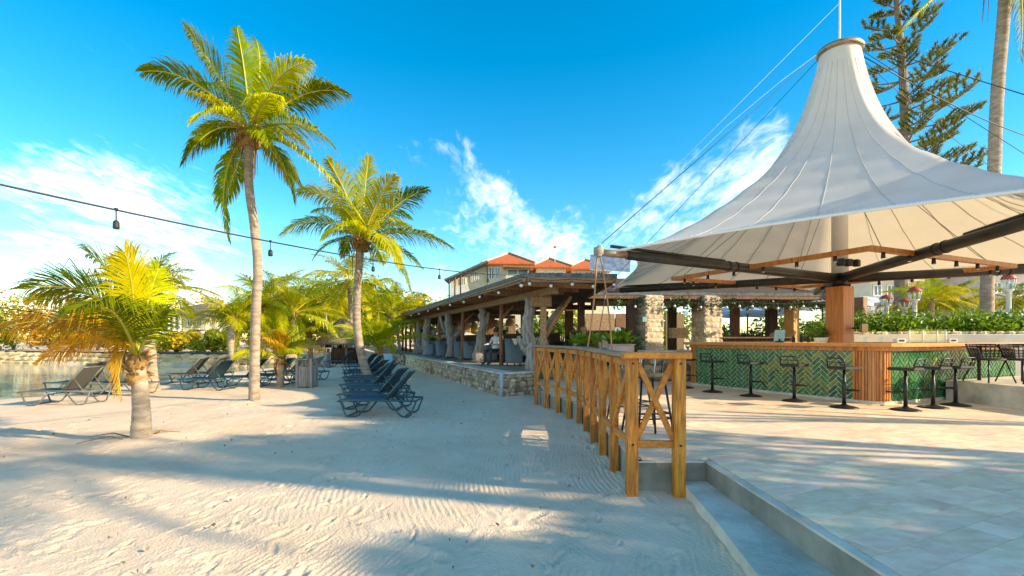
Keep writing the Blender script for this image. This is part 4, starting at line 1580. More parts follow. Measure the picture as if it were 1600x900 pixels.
# --- second palm
rd = random.Random(102)
b0 = G(580, 599)
Yt = b0.y
root = thing('coconut_palm', 'leaning coconut palm rising between the right row of loungers', 'palm tree', b0)
trunk(root, [b0 - Vector((0, 0, .1)), pt(566, 560, Yt), pt(558, 510, Yt), pt(558, 455, Yt), pt(563, 392, Yt)], .15, .125, 1.15, rd=rd)
c = pt(565, 378, Yt)
crown_fibre(root, c, .3, rd, 26, True)
spec = [((500, 320, -.4), (439, 368, -.8), .75, .3, m_leafg, .8), ((520, 290, .2), (466, 300, .3), .72, .6, m_leafy, .6), ((545, 300, -.5), (512, 250, -.8), .7, .9, m_leafy, .4),
        ((568, 300, .3), (576, 246, .3), .66, 1.1, m_leafg, .3), ((592, 300, -.4), (618, 276, -1.0), .66, -.7, m_leafy, .4), ((620, 310, .2), (666, 296, .1), .72, -.6, m_leafg, .5),
        ((640, 345, -.3), (708, 388, -.6), .75, -.3, m_leafg, .85), ((610, 360, -.9), (640, 452, -1.4), .75, -.4, m_leafg, .8), ((600, 340, -1.3), (625, 420, -2.2), .7, -.1, m_leafy, .8),
        ((545, 360, .6), (535, 402, 1.0), .5, .3, m_leafg, .9), ((540, 330, -1.4), (505, 372, -2.4), .65, .4, m_leafy, .7), ((600, 310, 1.4), (640, 340, 2.4), .65, .2, m_leafg, .7),
        ((530, 310, 1.4), (490, 330, 2.4), .65, -.2, m_leafg, .7)]
for (c1, c2, w, ro_, mt, dr) in spec:
    add_frond(root, c + Vector((0, 0, .05)), pt(c1[0], c1[1], Yt + c1[2]), pt(c2[0], c2[1], Yt + c2[2]), w * 1.18, 84, rd, mt, ro_, dr, .14, 1.4)

auto_fronds(root, c, 8, 2.2, rd, [m_leafy, m_leafg], 0, 78, .7, 40, 2.0, lw=1.4)

# --- near short palm, left foreground
rd = random.Random(103)
b0 = G(220, 690)
Yt = b0.y
root = thing('coconut_palm', 'short stout palm in the left foreground with fronds sweeping left', 'palm tree', b0)
trunk(root, [b0 - Vector((0, 0, .06)), pt(221, 650, Yt), pt(219, 610, Yt), pt(215, 568, Yt)], .112, .098, 1.4, .06, rd)
c = pt(214, 562, Yt)
crown_fibre(root, c, .15, rd, 22, False)
crown_fibre(root, c - Vector((0, 0, .22)), .14, rd, 18, False)
spec = [((175, 425, -.2), (38, 452, -.6), .62, .55, m_leafg, .55), ((165, 470, -.4), (2, 512, -.9), .62, .3, m_leafo, .75), ((160, 450, .3), (60, 470, .4), .6, .35, m_leafo, .6),
        ((196, 430, .2), (140, 398, .3), .62, .8, m_leafg, .4), ((210, 440, -.4), (195, 395, -.7), .55, 1.0, m_leafy, .35), ((226, 470, .5), (248, 420, .8), .5, .8, m_leafy, .4),
        ((165, 500, -.3), (70, 560, -.5), .5, .3, m_leafo, .8), ((240, 490, -.4), (262, 478, -.9), .42, -.5, m_leafg, .6), ((185, 455, -1.1), (125, 480, -1.7), .55, .2, m_leafg, .6)]
for (c1, c2, w, ro_, mt, dr) in spec:
    add_frond(root, c + Vector((0, 0, .02)), pt(c1[0], c1[1], Yt + c1[2]), pt(c2[0], c2[1], Yt + c2[2]), w * 1.3, 110, rd, mt, ro_, dr)
for (c1, c2) in (((170, 490), (190, 622)), ((192, 510), (182, 615))):
    add_frond(root, c, pt(c1[0], c1[1], Yt - .1), pt(c2[0], c2[1], Yt - .2), .34, 40, rd, m_leafo, .9, .5, .3)
for k in range(4):
    a = rd.uniform(0, 6.28)
    q_ = b0 + Vector((math.cos(a) * .9, math.sin(a) * .5, .05))
    mb = MB().tube([b0 + Vector((math.cos(a) * .2, math.sin(a) * .2, .06)), (b0 + q_) / 2 + Vector((0, 0, .09)), q_], [.012, .009, .004], 5)
    mb.build('fallen_stalk', m_leafd, root)


# --- the other palms: label, base pixel, crown pixel y, frond length m, count, mats, elevation range, width, leaflets, seed
GY = [m_leafg, m_leafy, m_leafy]
YY = [m_leafy, m_leafy, m_leafy, m_leafg]
others = [
    ('bushy palm right behind the short foreground palm', G(238, 612), 460, 2.0, 22, YY, (8, 86), .62, 36, 1),
    ('low golden palm with wide fronds beside the wooden litter bin', G(437, 605), 562, 1.7, 13, [m_leafo, m_leafy], (32, 82), .50, 36, 2),
    ('bright young palm among the far end of the right lounger row', G(597, 584), 548, 2.7, 17, GY, (30, 85), .65, 34, 3),
    ('round yellow palm right of the far shore house', G(366, 574), 500, 2.6, 20, YY, (0, 80), .9, 32, 4),
    ('mid-height palm behind the tall palm trunk', G(408, 571), 478, 3.4, 22, YY, (-25, 80), .9, 32, 5),
    ('yellow palm standing behind the golden low palm', G(462, 570), 490, 3.8, 22, YY, (-25, 85), .9, 32, 6),
    ('tall yellow palm with drooping crown behind the leaning palm', G(545, 560), 440, 4.6, 22, YY, (-35, 80), 1.2, 34, 7),
    ('small palm in front of the thatched hut', G(484, 568), 522, 2.2, 16, YY, (5, 75), .8, 30, 8),
    ('bright palm between thatched hut and pavilion', G(612, 566), 492, 3.2, 18, YY, (0, 80), 1.0, 30, 9),
    ('broad yellow palm far behind the litter bins', G(507, 555), 470, 5.4, 22, YY, (-25, 80), 1.4, 30, 10),
    ('far palm left of the tall palm crown, over the house roof', G(432, 556), 465, 5.2, 22, YY, (-25, 80), 1.4, 28, 11),
    ('far palm whose crown shows above the thatched hut', G(572, 553), 462, 5.2, 20, YY, (-25, 80), 1.4, 28, 12),
    ('far palm farthest back by the end of the pavilion roof', G(626, 551), 478, 5.0, 15, YY, (-25, 80), 1.4, 28, 13)]
for (lb, b, cy_, L_, n_, mats, er, w, nl, sd) in others:
    rd = random.Random(200 + sd)
    px = 800 + b.x / b.y * F
    b.z = -.02
    cc = P(px + rd.uniform(-4, 4), cy_, b.y)
    root = thing('coconut_palm', lb, 'palm tree', b, 'palms along the beach')
    rr_ = min(.16, .055 + .045 * cc.z)
    mid = b.lerp(cc, .5) + Vector((rd.uniform(-.08, .08) * cc.z, 0, 0))
    trunk(root, [b, mid, cc], rr_ * 1.1, rr_, 1.2, .1, rd)
    crown_fibre(root, cc, rr_ * 1.6, rd, 16, b.y < 16)
    auto_fronds(root, cc, n_, L_, rd, mats, er[0], er[1], w, nl, rd.uniform(0, 6), lw=1.0 + .02 * b.y)

# --- palm at the right edge (only trunk and hanging frond ends in view)
rd = random.Random(301)
Yt = 16.5
b0 = Vector((P(1543, 530, Yt).x, Yt, .3))
root = thing('coconut_palm', 'very tall palm trunk behind the canopy at the right edge', 'palm tree', b0)
trunk(root, [b0, pt(1543, 430, Yt), pt(1552, 300, Yt), pt(1556, 190, Yt), pt(1560, 120, Yt), pt(1567, 40, Yt), pt(1572, -40, Yt)], .19, .17, 1.1, .12, rd)
c = pt(1572, -48, Yt)
crown_fibre(root, c, .5, rd, 24)
spec = [((1490, -48, -.5), (1408, 48, -1.2), 1.0, .3, m_leafy, .8), ((1606, -40, -.3), (1594, 90, -.8), .9, -.3, m_leafg, .9), ((1520, -60, .6), (1440, 12, .8), 1.0, .2, m_leafg, .8), ((1620, -50, .8), (1622, 70, .8), 1.0, .2, m_leafg, .8), ((1640, -110, 0), (1720, 10, -.5), 1.0, -.3, m_leafg, .8),
        ((1560, -190, .5), (1500, -260, 1), 1.0, .6, m_leafg, .4), ((1620, -190, .5), (1680, -220, 1), 1.0, -.6, m_leafg, .4), ((1500, -130, 1.5), (1440, -80, 3), 1.0, .2, m_leafg, .7), ((1590, -120, -2), (1600, -60, -4), 1.0, 0, m_leafg, .7),
        ((1540, -130, -2), (1500, -90, -4), 1.0, 0, m_leafy, .7), ((1580, -130, 2), (1600, -90, 4), 1.0, 0, m_leafg, .7)]
for (c1, c2, w, ro_, mt, dr) in spec:
    add_frond(root, c, pt(c1[0], c1[1], Yt + c1[2]), pt(c2[0], c2[1], Yt + c2[2]), w, 64, rd, mt, ro_, dr)

# --- palms and a tree beside the terrace, right of the picture (their shade falls into it)
for k, (x, y, h_, L_, n_, lb) in enumerate(((11.5, .9, 7.4, 2.6, 17, 'palm right of the picture beside the terrace'),)):
    rd = random.Random(400 + k)
    b = Vector((x, y, .2))
    cc = Vector((x + rd.uniform(-.4, .4), y, h_))
    root = thing('coconut_palm', lb, 'palm tree', b, 'palms beyond the right edge of the picture')
    trunk(root, [b, b.lerp(cc, .5) + Vector((.3, 0, 0)), cc], .2, .16, 1.1, .12, rd)
    crown_fibre(root, cc, .3, rd, 14)
    auto_fronds(root, cc, n_, L_, rd, [m_leafg], -35, 80, .8, 34, rd.uniform(0, 6))


def broad_tree(loc, h_, rad, nl, size, mat, lb, seed, cat_='tree', group=None, tr_=.16):
    rd_ = random.Random(seed)
    b = Vector(loc)
    root_ = thing('leafy_tree', lb, cat_, b, group)
    t_ = MB()
    t_.tube([b, b + Vector((.1, 0, h_ * .4)), b + Vector((0, .1, h_ * .75))], [tr_, tr_ * .75, tr_ * .4], 10, True, True, .08, rd_)
    for k_ in range(6):
        a_ = rd_.uniform(0, 6.28)
        s_ = b + Vector((.05, .05, h_ * rd_.uniform(.35, .6)))
        e_ = b + Vector((math.cos(a_) * rad[0] * .6, math.sin(a_) * rad[1] * .6, h_ * rd_.uniform(.7, 1.0)))
        t_.tube([s_, s_.lerp(e_, .5) + Vector((0, 0, .2)), e_], [tr_ * .5, tr_ * .35, tr_ * .12], 7)
    t_.build('trunk', m_bark, root_)
    cr = MB()
    leaf_cloud(cr, b + Vector((0, 0, h_)), rad, nl, size, rd_)
    cr.build('crown', mat, root_)
    return root_


for k, (x, y, h_, rz_, nl_, lb) in enumerate(((12.0, .2, 3.85, 2.1, 6500, 'broad leafy tree right of the picture, nearest the camera'), (12.7, 2.5, 5.7, 1.5, 4600, 'broad leafy tree right of the picture, middle one'), (13.4, 4.7, 6.1, 1.2, 3400, 'broad leafy tree right of the picture, nearest the bar'))):
    broad_tree((x, y, .2), h_, (2.0, 1.8, rz_), nl_, .12, m_bushdk, lb, 5 + k)


def shrub(loc, rad, nl, size, mat, lb, seed, group=None, name='shrub'):
    rd_ = random.Random(seed)
    b = Vector(loc)
    root_ = thing(name, lb, 'shrub', b, group)
    st_ = MB()
    for k_ in range(6):
        a_ = rd_.uniform(0, 6.28)
        st_.tube([b, b + Vector((math.cos(a_) * rad[0] * .5, math.sin(a_) * rad[1] * .5, rad[2] * 1.1))], [.05, .015], 5)
    st_.build('stems', m_bark, root_)
    cr = MB()
    leaf_cloud(cr, b + Vector((0, 0, rad[2] * .9)), rad, nl, size, rd_)
    cr.build('foliage', mat, root_)
    return root_


# far bank shrubs (left) and the wood behind the beach
sh = [(-46, 41, 3.2, 3.0, m_dryleaf, 'orange brown shrub at the far left of the lagoon bank'), (-41, 39.5, 3.0, 2.4, m_bush, 'yellow green shrub on the far bank under the string lights'),
      (-36.5, 38, 3.0, 2.1, m_dryleaf, 'golden shrub on the far bank left of the short palm'), (-32, 37, 2.6, 1.9, m_bush, 'low yellow shrub on the far bank behind the short palm'),
      (-20, 32.2, 1.5, .9, m_bush, 'low green shrub below the far shore house, right part'), (-22.8, 32.6, 1.3, .8, m_bush, 'low green shrub below the far shore house, left part'),
      (-17, 33, 2.4, 1.7, m_bush, 'shrub right of the far shore house'), (-50, 43, 3.5, 4.2, m_dryleaf, 'tall dry tree-like shrub at the left frame edge')]
for k, (x, y, rx, rz, mt, lb) in enumerate(sh):
    shrub((x, y, .55), (rx, 1.4, rz), 1500, .17, mt, lb, 500 + k, 'shrubs on the far bank')
tr = [(-25, 52, 6.0, 3.6, m_bush, 'leafy tree behind the far shore house'), (-19.5, 50, 6.4, 3.8, m_bush, 'leafy tree behind the beach, right of the house'), (-14.5, 52, 6.6, 3.6, m_bushdk, 'dark leafy tree behind the beach palms'),
      (-10, 55, 6.0, 4.0, m_bush, 'leafy tree behind the thatched hut'), (-31, 50, 5.0, 3.6, m_dryleaf, 'golden tree left of the far shore house'), (-17, 60, 7.4, 4.0, m_bushdk, 'tall dark tree far behind the beach palms'),
      (-38, 52, 4.8, 4.0, m_dryleaf, 'golden tree far left beyond the lagoon'), (-46, 54, 5.2, 4.2, m_bush, 'yellow green tree at the far left beyond the lagoon'), (-5.5, 58, 5.0, 3.4, m_bush, 'leafy tree seen past the far end of the pavilion')]
for k, (x, y, h_, r_, mt, lb) in enumerate(tr):
    broad_tree((x, y, .4), h_ * .62, (r_, r_ * .8, h_ * .55), 2200, .24, mt, lb, 600 + k, 'tree', 'trees behind the beach', .25)
wd = MB()
rd = random.Random(77)
for k in range(26):
    leaf_cloud(wd, (-66 + k * 3.4, 66 + rd.uniform(-2, 4), 2.2), (3.2, 2, rd.uniform(2.4, 3.8)), 520, .3, rd)
tag(wd.build('far_wood', m_bush), 'far belt of yellow green trees on the horizon', 'trees', None, 'stuff')

# ================================================================ NORFOLK PINE
rd = random.Random(55)
Yn = 21.0
b0 = Vector((P(1408, 530, Yn).x, Yn, .3))
pine = thing('norfolk_pine', 'tall pine with whorls of upswept branches behind the canopy', 'pine tree', b0)
tp = [b0, P(1408, 400, Yn), P(1416, 260, Yn), P(1412, 130, Yn), P(1401, 0, Yn), P(1396, -90, Yn)]
MB().tube(tp, [.26, .24, .19, .16, .11, .05], 10, True, True, .04, rd).build('trunk', m_pinebark, pine)


def trunk_at(z):
    for a, b in zip(tp[:-1], tp[1:]):
        if a.z <= z <= b.z:
            return a.lerp(b, (z - a.z) / (b.z - a.z))
    return tp[-1]


z = 7.6
wi = 0
while z < 17.0:
    Lb = 2.9 * (1 - (z - 7.6) / 11.5) ** .9 * rd.uniform(.85, 1.1) + .25
    nb = 5
    for k in range(nb):
        if rd.random() < .1:
            continue
        a = wi * .55 + k * 6.283 / nb + rd.uniform(-.2, .2)
        lb_ = Lb * rd.uniform(.75, 1.15)
        s_ = trunk_at(z + rd.uniform(-.12, .12))
        hd = Vector((math.cos(a), math.sin(a), 0))
        sd_ = Vector((-hd.y, hd.x, 0))
        e_ = s_ + hd * lb_ + Vector((0, 0, lb_ * .20))
        m_ = s_ + hd * lb_ * .5 + Vector((0, 0, -.02 * lb_))
        mb = MB()
        mb.tube([bez(s_, m_, e_, t / 8) for t in range(9)], [.045 * (1 - .09 * t) for t in range(9)], 5)
        nfl = len(mb.f)
        nt_ = max(4, int(lb_ * 2.6))
        for q in range(nt_):
            t = .48 + .52 * q / (nt_ - 1)
            p = bez(s_, m_, e_, t)
            for sgn in ((-1, 1) if q < nt_ - 1 else (0,)):
                tl_ = (.75 * (1 - .55 * t) + .12) * min(1, lb_ / 2.2)
                tip = p + sd_ * sgn * tl_ * .75 + hd * tl_ * .45 + Vector((0, 0, tl_ * .55))
                mb.tube([p, tip], [.012, .006], 3)
                for nn in range(64):
                    tt = .15 + .85 * nn / 63
                    c0_ = p.lerp(tip, tt)
                    dv = Vector((rd.gauss(0, .55), rd.gauss(0, .55), rd.gauss(.55, .45)))
                    dv = (dv.normalized() + (tip - p).normalized() * .7).normalized()
                    w_ = dv.cross(Vector((rd.gauss(0, 1), rd.gauss(0, 1), rd.gauss(0, 1)))).normalized() * .021
                    ln = rd.uniform(.13, .26)
                    mb.add([c0_ - w_, c0_ + w_, c0_ + dv * ln], [(0, 1, 2)])
        o = mb.build('branch', m_pine, pine)
        o.data.materials.append(m_pinebark)
        o.data.polygons.foreach_set('material_index', [1] * nfl + [0] * (len(mb.f) - nfl))
    z += .74 + rd.uniform(-.15, .15)
    wi += 1

# ================================================================ HEDGE, PLANTER WALL, LAMPS BEHIND THE BAR
hw = MB()
hA, hB = Vector((P(1296, 530, 15.2).x, 15.2, 0)), Vector((P(1700, 530, 13.6).x, 13.6, 0))
hw.beam(hA + Vector((0, 0, .92)), hB + Vector((0, 0, .92)), .3, 1.46, .02)
tag(hw.build('planter_wall', m_cream2), 'pale low planter wall under the hedge behind the bar', 'wall')
hd_ = thing('clipped_hedge', 'bright green hedge behind the pale planter wall', 'hedge', (hA.x, hA.y, 1.4))
hm = MB()
rd = random.Random(88)
for k in range(24):
    t = k / 23
    c_ = hA.lerp(hB, t) + Vector((.1, .75, 1.72))
    leaf_cloud(hm, c_ + Vector((0, 0, rd.uniform(0, .12))), (.75, .75, rd.uniform(.55, .7)), 640, .07, rd)
hm.build('foliage', m_hedge, hd_)
pb_ = MB()
for k in range(60):
    t = k / 59
    c_ = hA.lerp(hB, t) + Vector((0, .02, 1.665))
    pb_.stone(c_ + Vector((rd.uniform(-.05, .05), rd.uniform(-.08, .08), .02)), (rd.uniform(.12, .24), .16, .1), rd)
tag(pb_.build('edging_stones', m_rock), 'row of pale pebbles on top of the planter wall', 'stones', None, 'stuff')


def lantern(px, ytop, ybase, Y, lb):
    b = P(px, ybase, Y)
    t = P(px, ytop, Y)
    h_ = t.z - b.z
    o = thing('garden_lamp', lb, 'lamp post', b, 'white lantern posts behind the hedge')
    k_ = 17.0 / F * Y / 2
    MB().lathe([(k_ * .55, 0), (k_ * .4, .1), (k_ * .36, h_ * .55), (k_ * .5, h_ * .56)], b, 12).build('post', m_white, o)
    zb = h_ * .57
    hz = h_ - zb
    ho = MB().lathe([(k_ * .35, zb), (k_ * .75, zb + hz * .12), (k_ * .78, zb + hz * .16)], b, 8).build('lantern_base', m_white, o)
    for q in range(8):
        a_ = q * math.pi / 4
        d_ = Vector((math.cos(a_), math.sin(a_), 0))
        MB().tube([b + d_ * k_ * .75 + Vector((0, 0, zb + hz * .15)), b + d_ * k_ * .98 + Vector((0, 0, zb + hz * .66))], k_ * .07, 5).build('glazing_bar', m_white, o)
    MB().lathe([(k_ * .66, zb + hz * .17), (k_ * .9, zb + hz * .64)], b, 8, False, False).build('glass_panes', m_glass, o)
    MB().lathe([(k_ * 1.15, zb + hz * .65), (k_ * 1.1, zb + hz * .70), (k_ * .6, zb + hz * .92), (k_ * .12, zb + hz * .97), (k_ * .1, zb + hz)], b, 12).build('cap', m_redcap, o)


lantern(1385, 460, 505, 17.0, 'white lantern post with red cap, left one of the cluster')
lantern(1414, 466, 505, 18.5, 'small white lantern post with red cap, middle of the cluster')
lantern(1429, 447, 505, 17.5, 'tallest white lantern post with red cap beside the palm leaves')
lantern(1576, 425, 500, 15.6, 'white lantern post with red cap at the right edge')
for k, (px, Y, L_, lb) in enumerate(((1455, 19, 1.5, 'small fan of palm leaves behind the hedge, left of the thick trunk'), (1490, 20.5, 1.7, 'palm leaves behind the hedge next to the thick trunk'), (1425, 22, 1.6, 'palm leaves behind the lantern cluster'), (1585, 18.5, 1.4, 'palm leaves behind the right edge lantern'))):
    rd = random.Random(700 + k)
    b = P(px, 500, Y)
    b.z = .5
    root = thing('young_palm', lb, 'palm tree', b, 'young palms behind the hedge')
    cc = Vector((b.x, b.y, CAMZ + (HOR - 470) / F * Y))
    trunk(root, [b, b.lerp(cc, .5), cc], .12, .1, 1.1, .1, rd)
    auto_fronds(root, cc, 16, L_ * 1.15, rd, [m_leafg, m_leafy], -20, 75, .6, 30, rd.uniform(0, 6), lw=1.5)

# ================================================================ SUN LOUNGERS
def lounger_proto(mf, ms, bx=.44, bz=.53):
    o = thing('sun_lounger', 'x', 'sun lounger', (0, 0, 0))
    W_ = .62
    zs = .33
    for sy in (-1, 1):
        y = sy * W_ / 2
        MB().tube([(0, y, zs - .02), (.06, y, zs), (.9, y, zs), (1.52, y, zs - .01)], .020, 8).build('side_rail', mf, o)
        MB().tube([(.05, y, zs), (.17, y, .03), (.22, y, .02), (.34, y, .02), (.42, y, .05), (.66, y, zs)], .017, 8).build('leg', mf, o)
        MB().tube([(.98, y, zs), (1.20, y, .06), (1.26, y, .02), (1.36, y, .02), (1.42, y, .06), (1.52, y, zs - .01)], .017, 8).build('leg', mf, o)
        MB().tube([(.92, y * .96, zs + .02), (.92 + bx, y * .96, zs + bz)], .019, 8).build('back_rail', mf, o)
        MB().tube([(.92 + bx * .55, y * .94, zs + bz * .55), (1.36, y * .94, zs)], .012, 6).build('back_prop', mf, o)
    for x, zz in ((.01, zs - .015), (1.52, zs - .01), (.19, .022), (1.3, .022)):
        MB().tube([(x, -W_ / 2, zz), (x, W_ / 2, zz)], .016, 8).build('cross_bar', mf, o)
    MB().tube([(.92 + bx, -W_ * .48, zs + bz), (.92 + bx, W_ * .48, zs + bz)], .018, 8).build('cross_bar', mf, o)

    def sling(p, name):
        mb = MB()
        n_, m_ = len(p), 7
        for (x, z) in p:
            for k in range(m_):
                v = -1 + 2 * k / (m_ - 1)
                mb.v.append((x, v * (W_ / 2 - .012), z - .018 * (1 - v * v)))
        for (x, z) in p:
            for k in range(m_):
                v = -1 + 2 * k / (m_ - 1)
                mb.v.append((x, v * (W_ / 2 - .012), z - .018 * (1 - v * v) - .008))
        for i in range(n_ - 1):
            for k in range(m_ - 1):
                a = i * m_ + k
                mb.f.append((a, a + m_, a + m_ + 1, a + 1))
                mb.f.append((a + n_ * m_, a + n_ * m_ + 1, a + n_ * m_ + m_ + 1, a + n_ * m_ + m_))
                mb.sm += [True, True]
        mb.build(name, ms, o)
    sling([(.03 + .9 * k / 8, zs + .016 - .01 * math.sin(math.pi * k / 8)) for k in range(9)], 'seat_sling')
    sling([(.935 + (bx - .02) * k / 6, zs + .045 + (bz - .03) * k / 6) for k in range(7)], 'back_sling')
    return o


lp1 = lounger_proto(m_teal, m_sling)
lp2 = lounger_proto(m_framegr, m_slinggr)
lp3 = lounger_proto(m_teal, m_sling, .54, .42)
pool3 = list(lp3.children_recursive)
used3 = False
pool1, pool2 = list(lp1.children_recursive), list(lp2.children_recursive)
ORD = ['front', 'second', 'third', 'fourth', 'fifth', 'sixth', 'seventh', 'eighth', 'ninth', 'tenth']
for i, Y in enumerate((9.5, 10.55, 11.7, 12.7, 14.0, 15.2, 17.2, 18.5, 20.8, 22.6)):
    if i in (2, 5, 6, 9):
        o = copy_tree(lp3, None, pool3) if used3 else lp3
        used3 = True
    else:
        o = lp1 if i == 0 else copy_tree(lp1, None, pool1)
    o.location = (-.347 * Y + random.uniform(-.05, .05), Y, 0)
    o.rotation_euler.z = R(random.uniform(-9, 9))
    lab = ('front sun lounger of the right row, nearest to the stone wall path' if i == 0 else ORD[i] + ' dark blue lounger from the front in the right row')
    tag(o, lab, 'sun lounger', 'right row of blue loungers')
lefts = [((48, 632), 2, 4, 'grey lounger nearest the water edge, left of the short palm'), ((86, 615), 2, -8, 'grey lounger behind the nearest one at the water edge'), ((140, 618), 2, 10, 'grey lounger half hidden by the short palm trunk'),
         ((252, 600), 2, 6, 'dark lounger leftmost of the group left of the tall palm'), ((288, 597), 2, 3, 'dark lounger second from left in the group by the tall palm'), ((290, 608), 1, -6, 'blue lounger nearest in the group left of the tall palm'),
         ((340, 605), 1, 8, 'blue lounger touching the tall palm trunk from the left'), ((392, 600), 1, 0, 'blue lounger just right of the tall palm trunk'), ((418, 593), 1, 5, 'blue lounger behind the low golden palm, left'), ((446, 594), 1, -4, 'blue lounger between golden palm and litter bin'),
         ((508, 574), 1, 3, 'far blue lounger behind the litter bins')]
first2 = True
for (px, py), kd, rz, lb in lefts:
    if kd == 2:
        o = lp2 if first2 else copy_tree(lp2, None, pool2)
        first2 = False
    else:
        o = copy_tree(lp1, None, pool1)
    o.location = G(px, py)
    o.rotation_euler.z = R(rz)
    tag(o, lb, 'sun lounger', 'left group of loungers')

# ================================================================ LITTER BINS
def bin_(px, py, w, h_, lb):
    b = G(px, py)
    b.y += w / 2
    o = thing('litter_bin', lb, 'litter bin', b, 'slatted litter bins')
    for sx in (-1, 1):
        for sy in (-1, 1):
            MB().bbox(b + Vector((sx * w / 2, sy * w / 2, h_ / 2)), (.07, .07, h_), .006).build('post', m_binwood, o)
    n_ = 6
    for k in range(n_):
        u = (-.5 + (k + .5) / n_) * (w - .09)
        for sy in (-1, 1):
            MB().bbox(b + Vector((u, sy * (w / 2 - .0), h_ * .40)), ((w - .09) / n_ - .008, .022, h_ * .72), .003).build('slat', m_binwood, o)
            MB().bbox(b + Vector((sy * (w / 2 - .0), u, h_ * .40)), (.022, (w - .09) / n_ - .008, h_ * .72), .003).build('slat', m_binwood, o)
    MB().bbox(b + Vector((0, 0, h_ * .38)), (w - .1, w - .1, h_ * .7), .01).build('liner', m_blackplas, o)
    MB().bbox(b + Vector((0, 0, h_ + .02)), (w + .13, w + .13, .04), .008).build('lid', m_binwood, o)


bin_(475, 606, .43, .86, 'wooden slatted litter bin beside the low golden palm')
bin_(501, 573, .60, .98, 'wooden slatted litter bin farther back, pale front')

# ================================================================ THATCHED HUT
b = G(536, 567)
hut = thing('thatched_hut', 'round hut with grey thatched cone roof behind the leaning palm', 'hut', b)
s_ = b.y / F
th = MB()
rd = random.Random(61)
prof = [(38 * s_, 0), (37 * s_, -.12), (33 * s_, .15), (24 * s_, 19 * s_), (13 * s_, 33 * s_), (2 * s_, 43 * s_)]
ez = CAMZ + (HOR - 536) * s_
for j, (r_, dz) in enumerate(prof[2:]):
    pass
th.lathe([(30 * s_, ez), (40 * s_, ez - .12), (38 * s_, ez + .12), (28 * s_, ez + 15 * s_), (15 * s_, ez + 29 * s_), (2 * s_, ez + 38 * s_)], (b.x, b.y, 0), 40)
for v in range(len(th.v)):
    x, y, z_ = th.v[v]
    th.v[v] = (x + rd.uniform(-.06, .06), y + rd.uniform(-.06, .06), z_ + rd.uniform(-.07, .07))
th.build('thatch_roof', m_thatch, hut)
for k in range(6):
    a = k * math.pi / 3
    MB().tube([(b.x + 26 * s_ * math.cos(a), b.y + 26 * s_ * math.sin(a), 0), (b.x + 26 * s_ * math.cos(a), b.y + 26 * s_ * math.sin(a), ez + .1)], .09, 8).build('post', m_mid_wood, hut)
MB().lathe([(24 * s_, .0), (24 * s_, .9), (25 * s_, .95), (20 * s_, .95)], (b.x, b.y, 0), 24).build('counter', m_dark_wood, hut)

# ================================================================ BUILDINGS
def window(parent, a, b, z0, z1, out, mat=m_pane):
    """framed pane on a wall between ground points a and b"""
    a, b = Vector((a[0], a[1], 0)), Vector((b[0], b[1], 0))
    d = (b - a).normalized()
    n_ = Vector((d.y, -d.x, 0)) * out
    w = MB().beam(a + n_ * .03 + Vector((0, 0, (z0 + z1) / 2)), b + n_ * .03 + Vector((0, 0, (z0 + z1) / 2)), .04, z1 - z0).build('window', mat, parent)
    fr_ = MB()
    for z_ in (z0, z1):
        fr_.beam(a + n_ * .055 + Vector((0, 0, z_)), b + n_ * .055 + Vector((0, 0, z_)), .05, .08)
    for p in (a, b, (a + b) / 2):
        fr_.box(p + n_ * .056 + Vector((0, 0, (z0 + z1) / 2)), (.07, .07, z1 - z0))
    root_ = parent
    while root_.parent:
        root_ = root_.parent
    fr_.build('frame', m_white, w, org=wloc(root_))


def hotel(lb, x0, x1, y0, y1, eave, apex, seed, wallm=m_cream):
    o = thing('hotel_block', lb, 'building', ((x0 + x1) / 2, y0, 0), 'hotel blocks behind the pavilion')
    MB().box(((x0 + x1) / 2, (y0 + y1) / 2, eave / 2), (x1 - x0, y1 - y0, eave - .01)).build('wall', wallm, o)
    e = .55
    cx_, cy_ = (x0 + x1) / 2, (y0 + y1) / 2
    rf = MB().add([(x0 - e, y0 - e, eave), (x1 + e, y0 - e, eave), (x1 + e, y1 + e, eave), (x0 - e, y1 + e, eave), (cx_, cy_, apex), (x0 - e, y0 - e, eave - .15), (x1 + e, y0 - e, eave - .15), (x1 + e, y1 + e, eave - .15), (x0 - e, y1 + e, eave - .15)],
                  [(0, 1, 4), (1, 2, 4), (2, 3, 4), (3, 0, 4), (5, 6, 1, 0), (6, 7, 2, 1), (7, 8, 3, 2), (8, 5, 0, 3), (8, 7, 6, 5)]).build('roof', m_redtile, o)
    for (xx, yy) in ((x0 - e, y0 - e), (x1 + e, y0 - e), (x0 - e, y1 + e)):
        MB().tube([(xx, yy, eave + .03), (cx_, cy_, apex + .05)], .10, 6).build('hip_ridge', m_tan_wood if xx > x0 else m_cream, rf, org=wloc(o))
    return o


Yh = 44.0
sc = Yh / F
h1 = hotel('cream hotel block with orange hip roof, left and largest above the pavilion', P(762, 500, Yh).x, P(826, 500, Yh).x, Yh, Yh + 7, P(0, 412, Yh).z, P(0, 396, Yh + 3.5).z, 1)
for (pa, pb, za, zb) in ((793, 825, 421, 432), (764, 772, 418, 436), (775, 781, 418, 436)):
    window(h1, P(pa, 500, Yh - .001), P(pb, 500, Yh - .001), P(0, zb, Yh).z, P(0, za, Yh).z, 1)
MB().beam(P(790, 433, Yh - 1.0), P(829, 433, Yh - 1.0), .1, .5).build('balcony_parapet', m_cream, h1)
MB().beam(P(786, 417.5, Yh - .7), P(832, 419, Yh - .7), 1.6, .12).build('balcony_roof', m_tan_wood, h1)
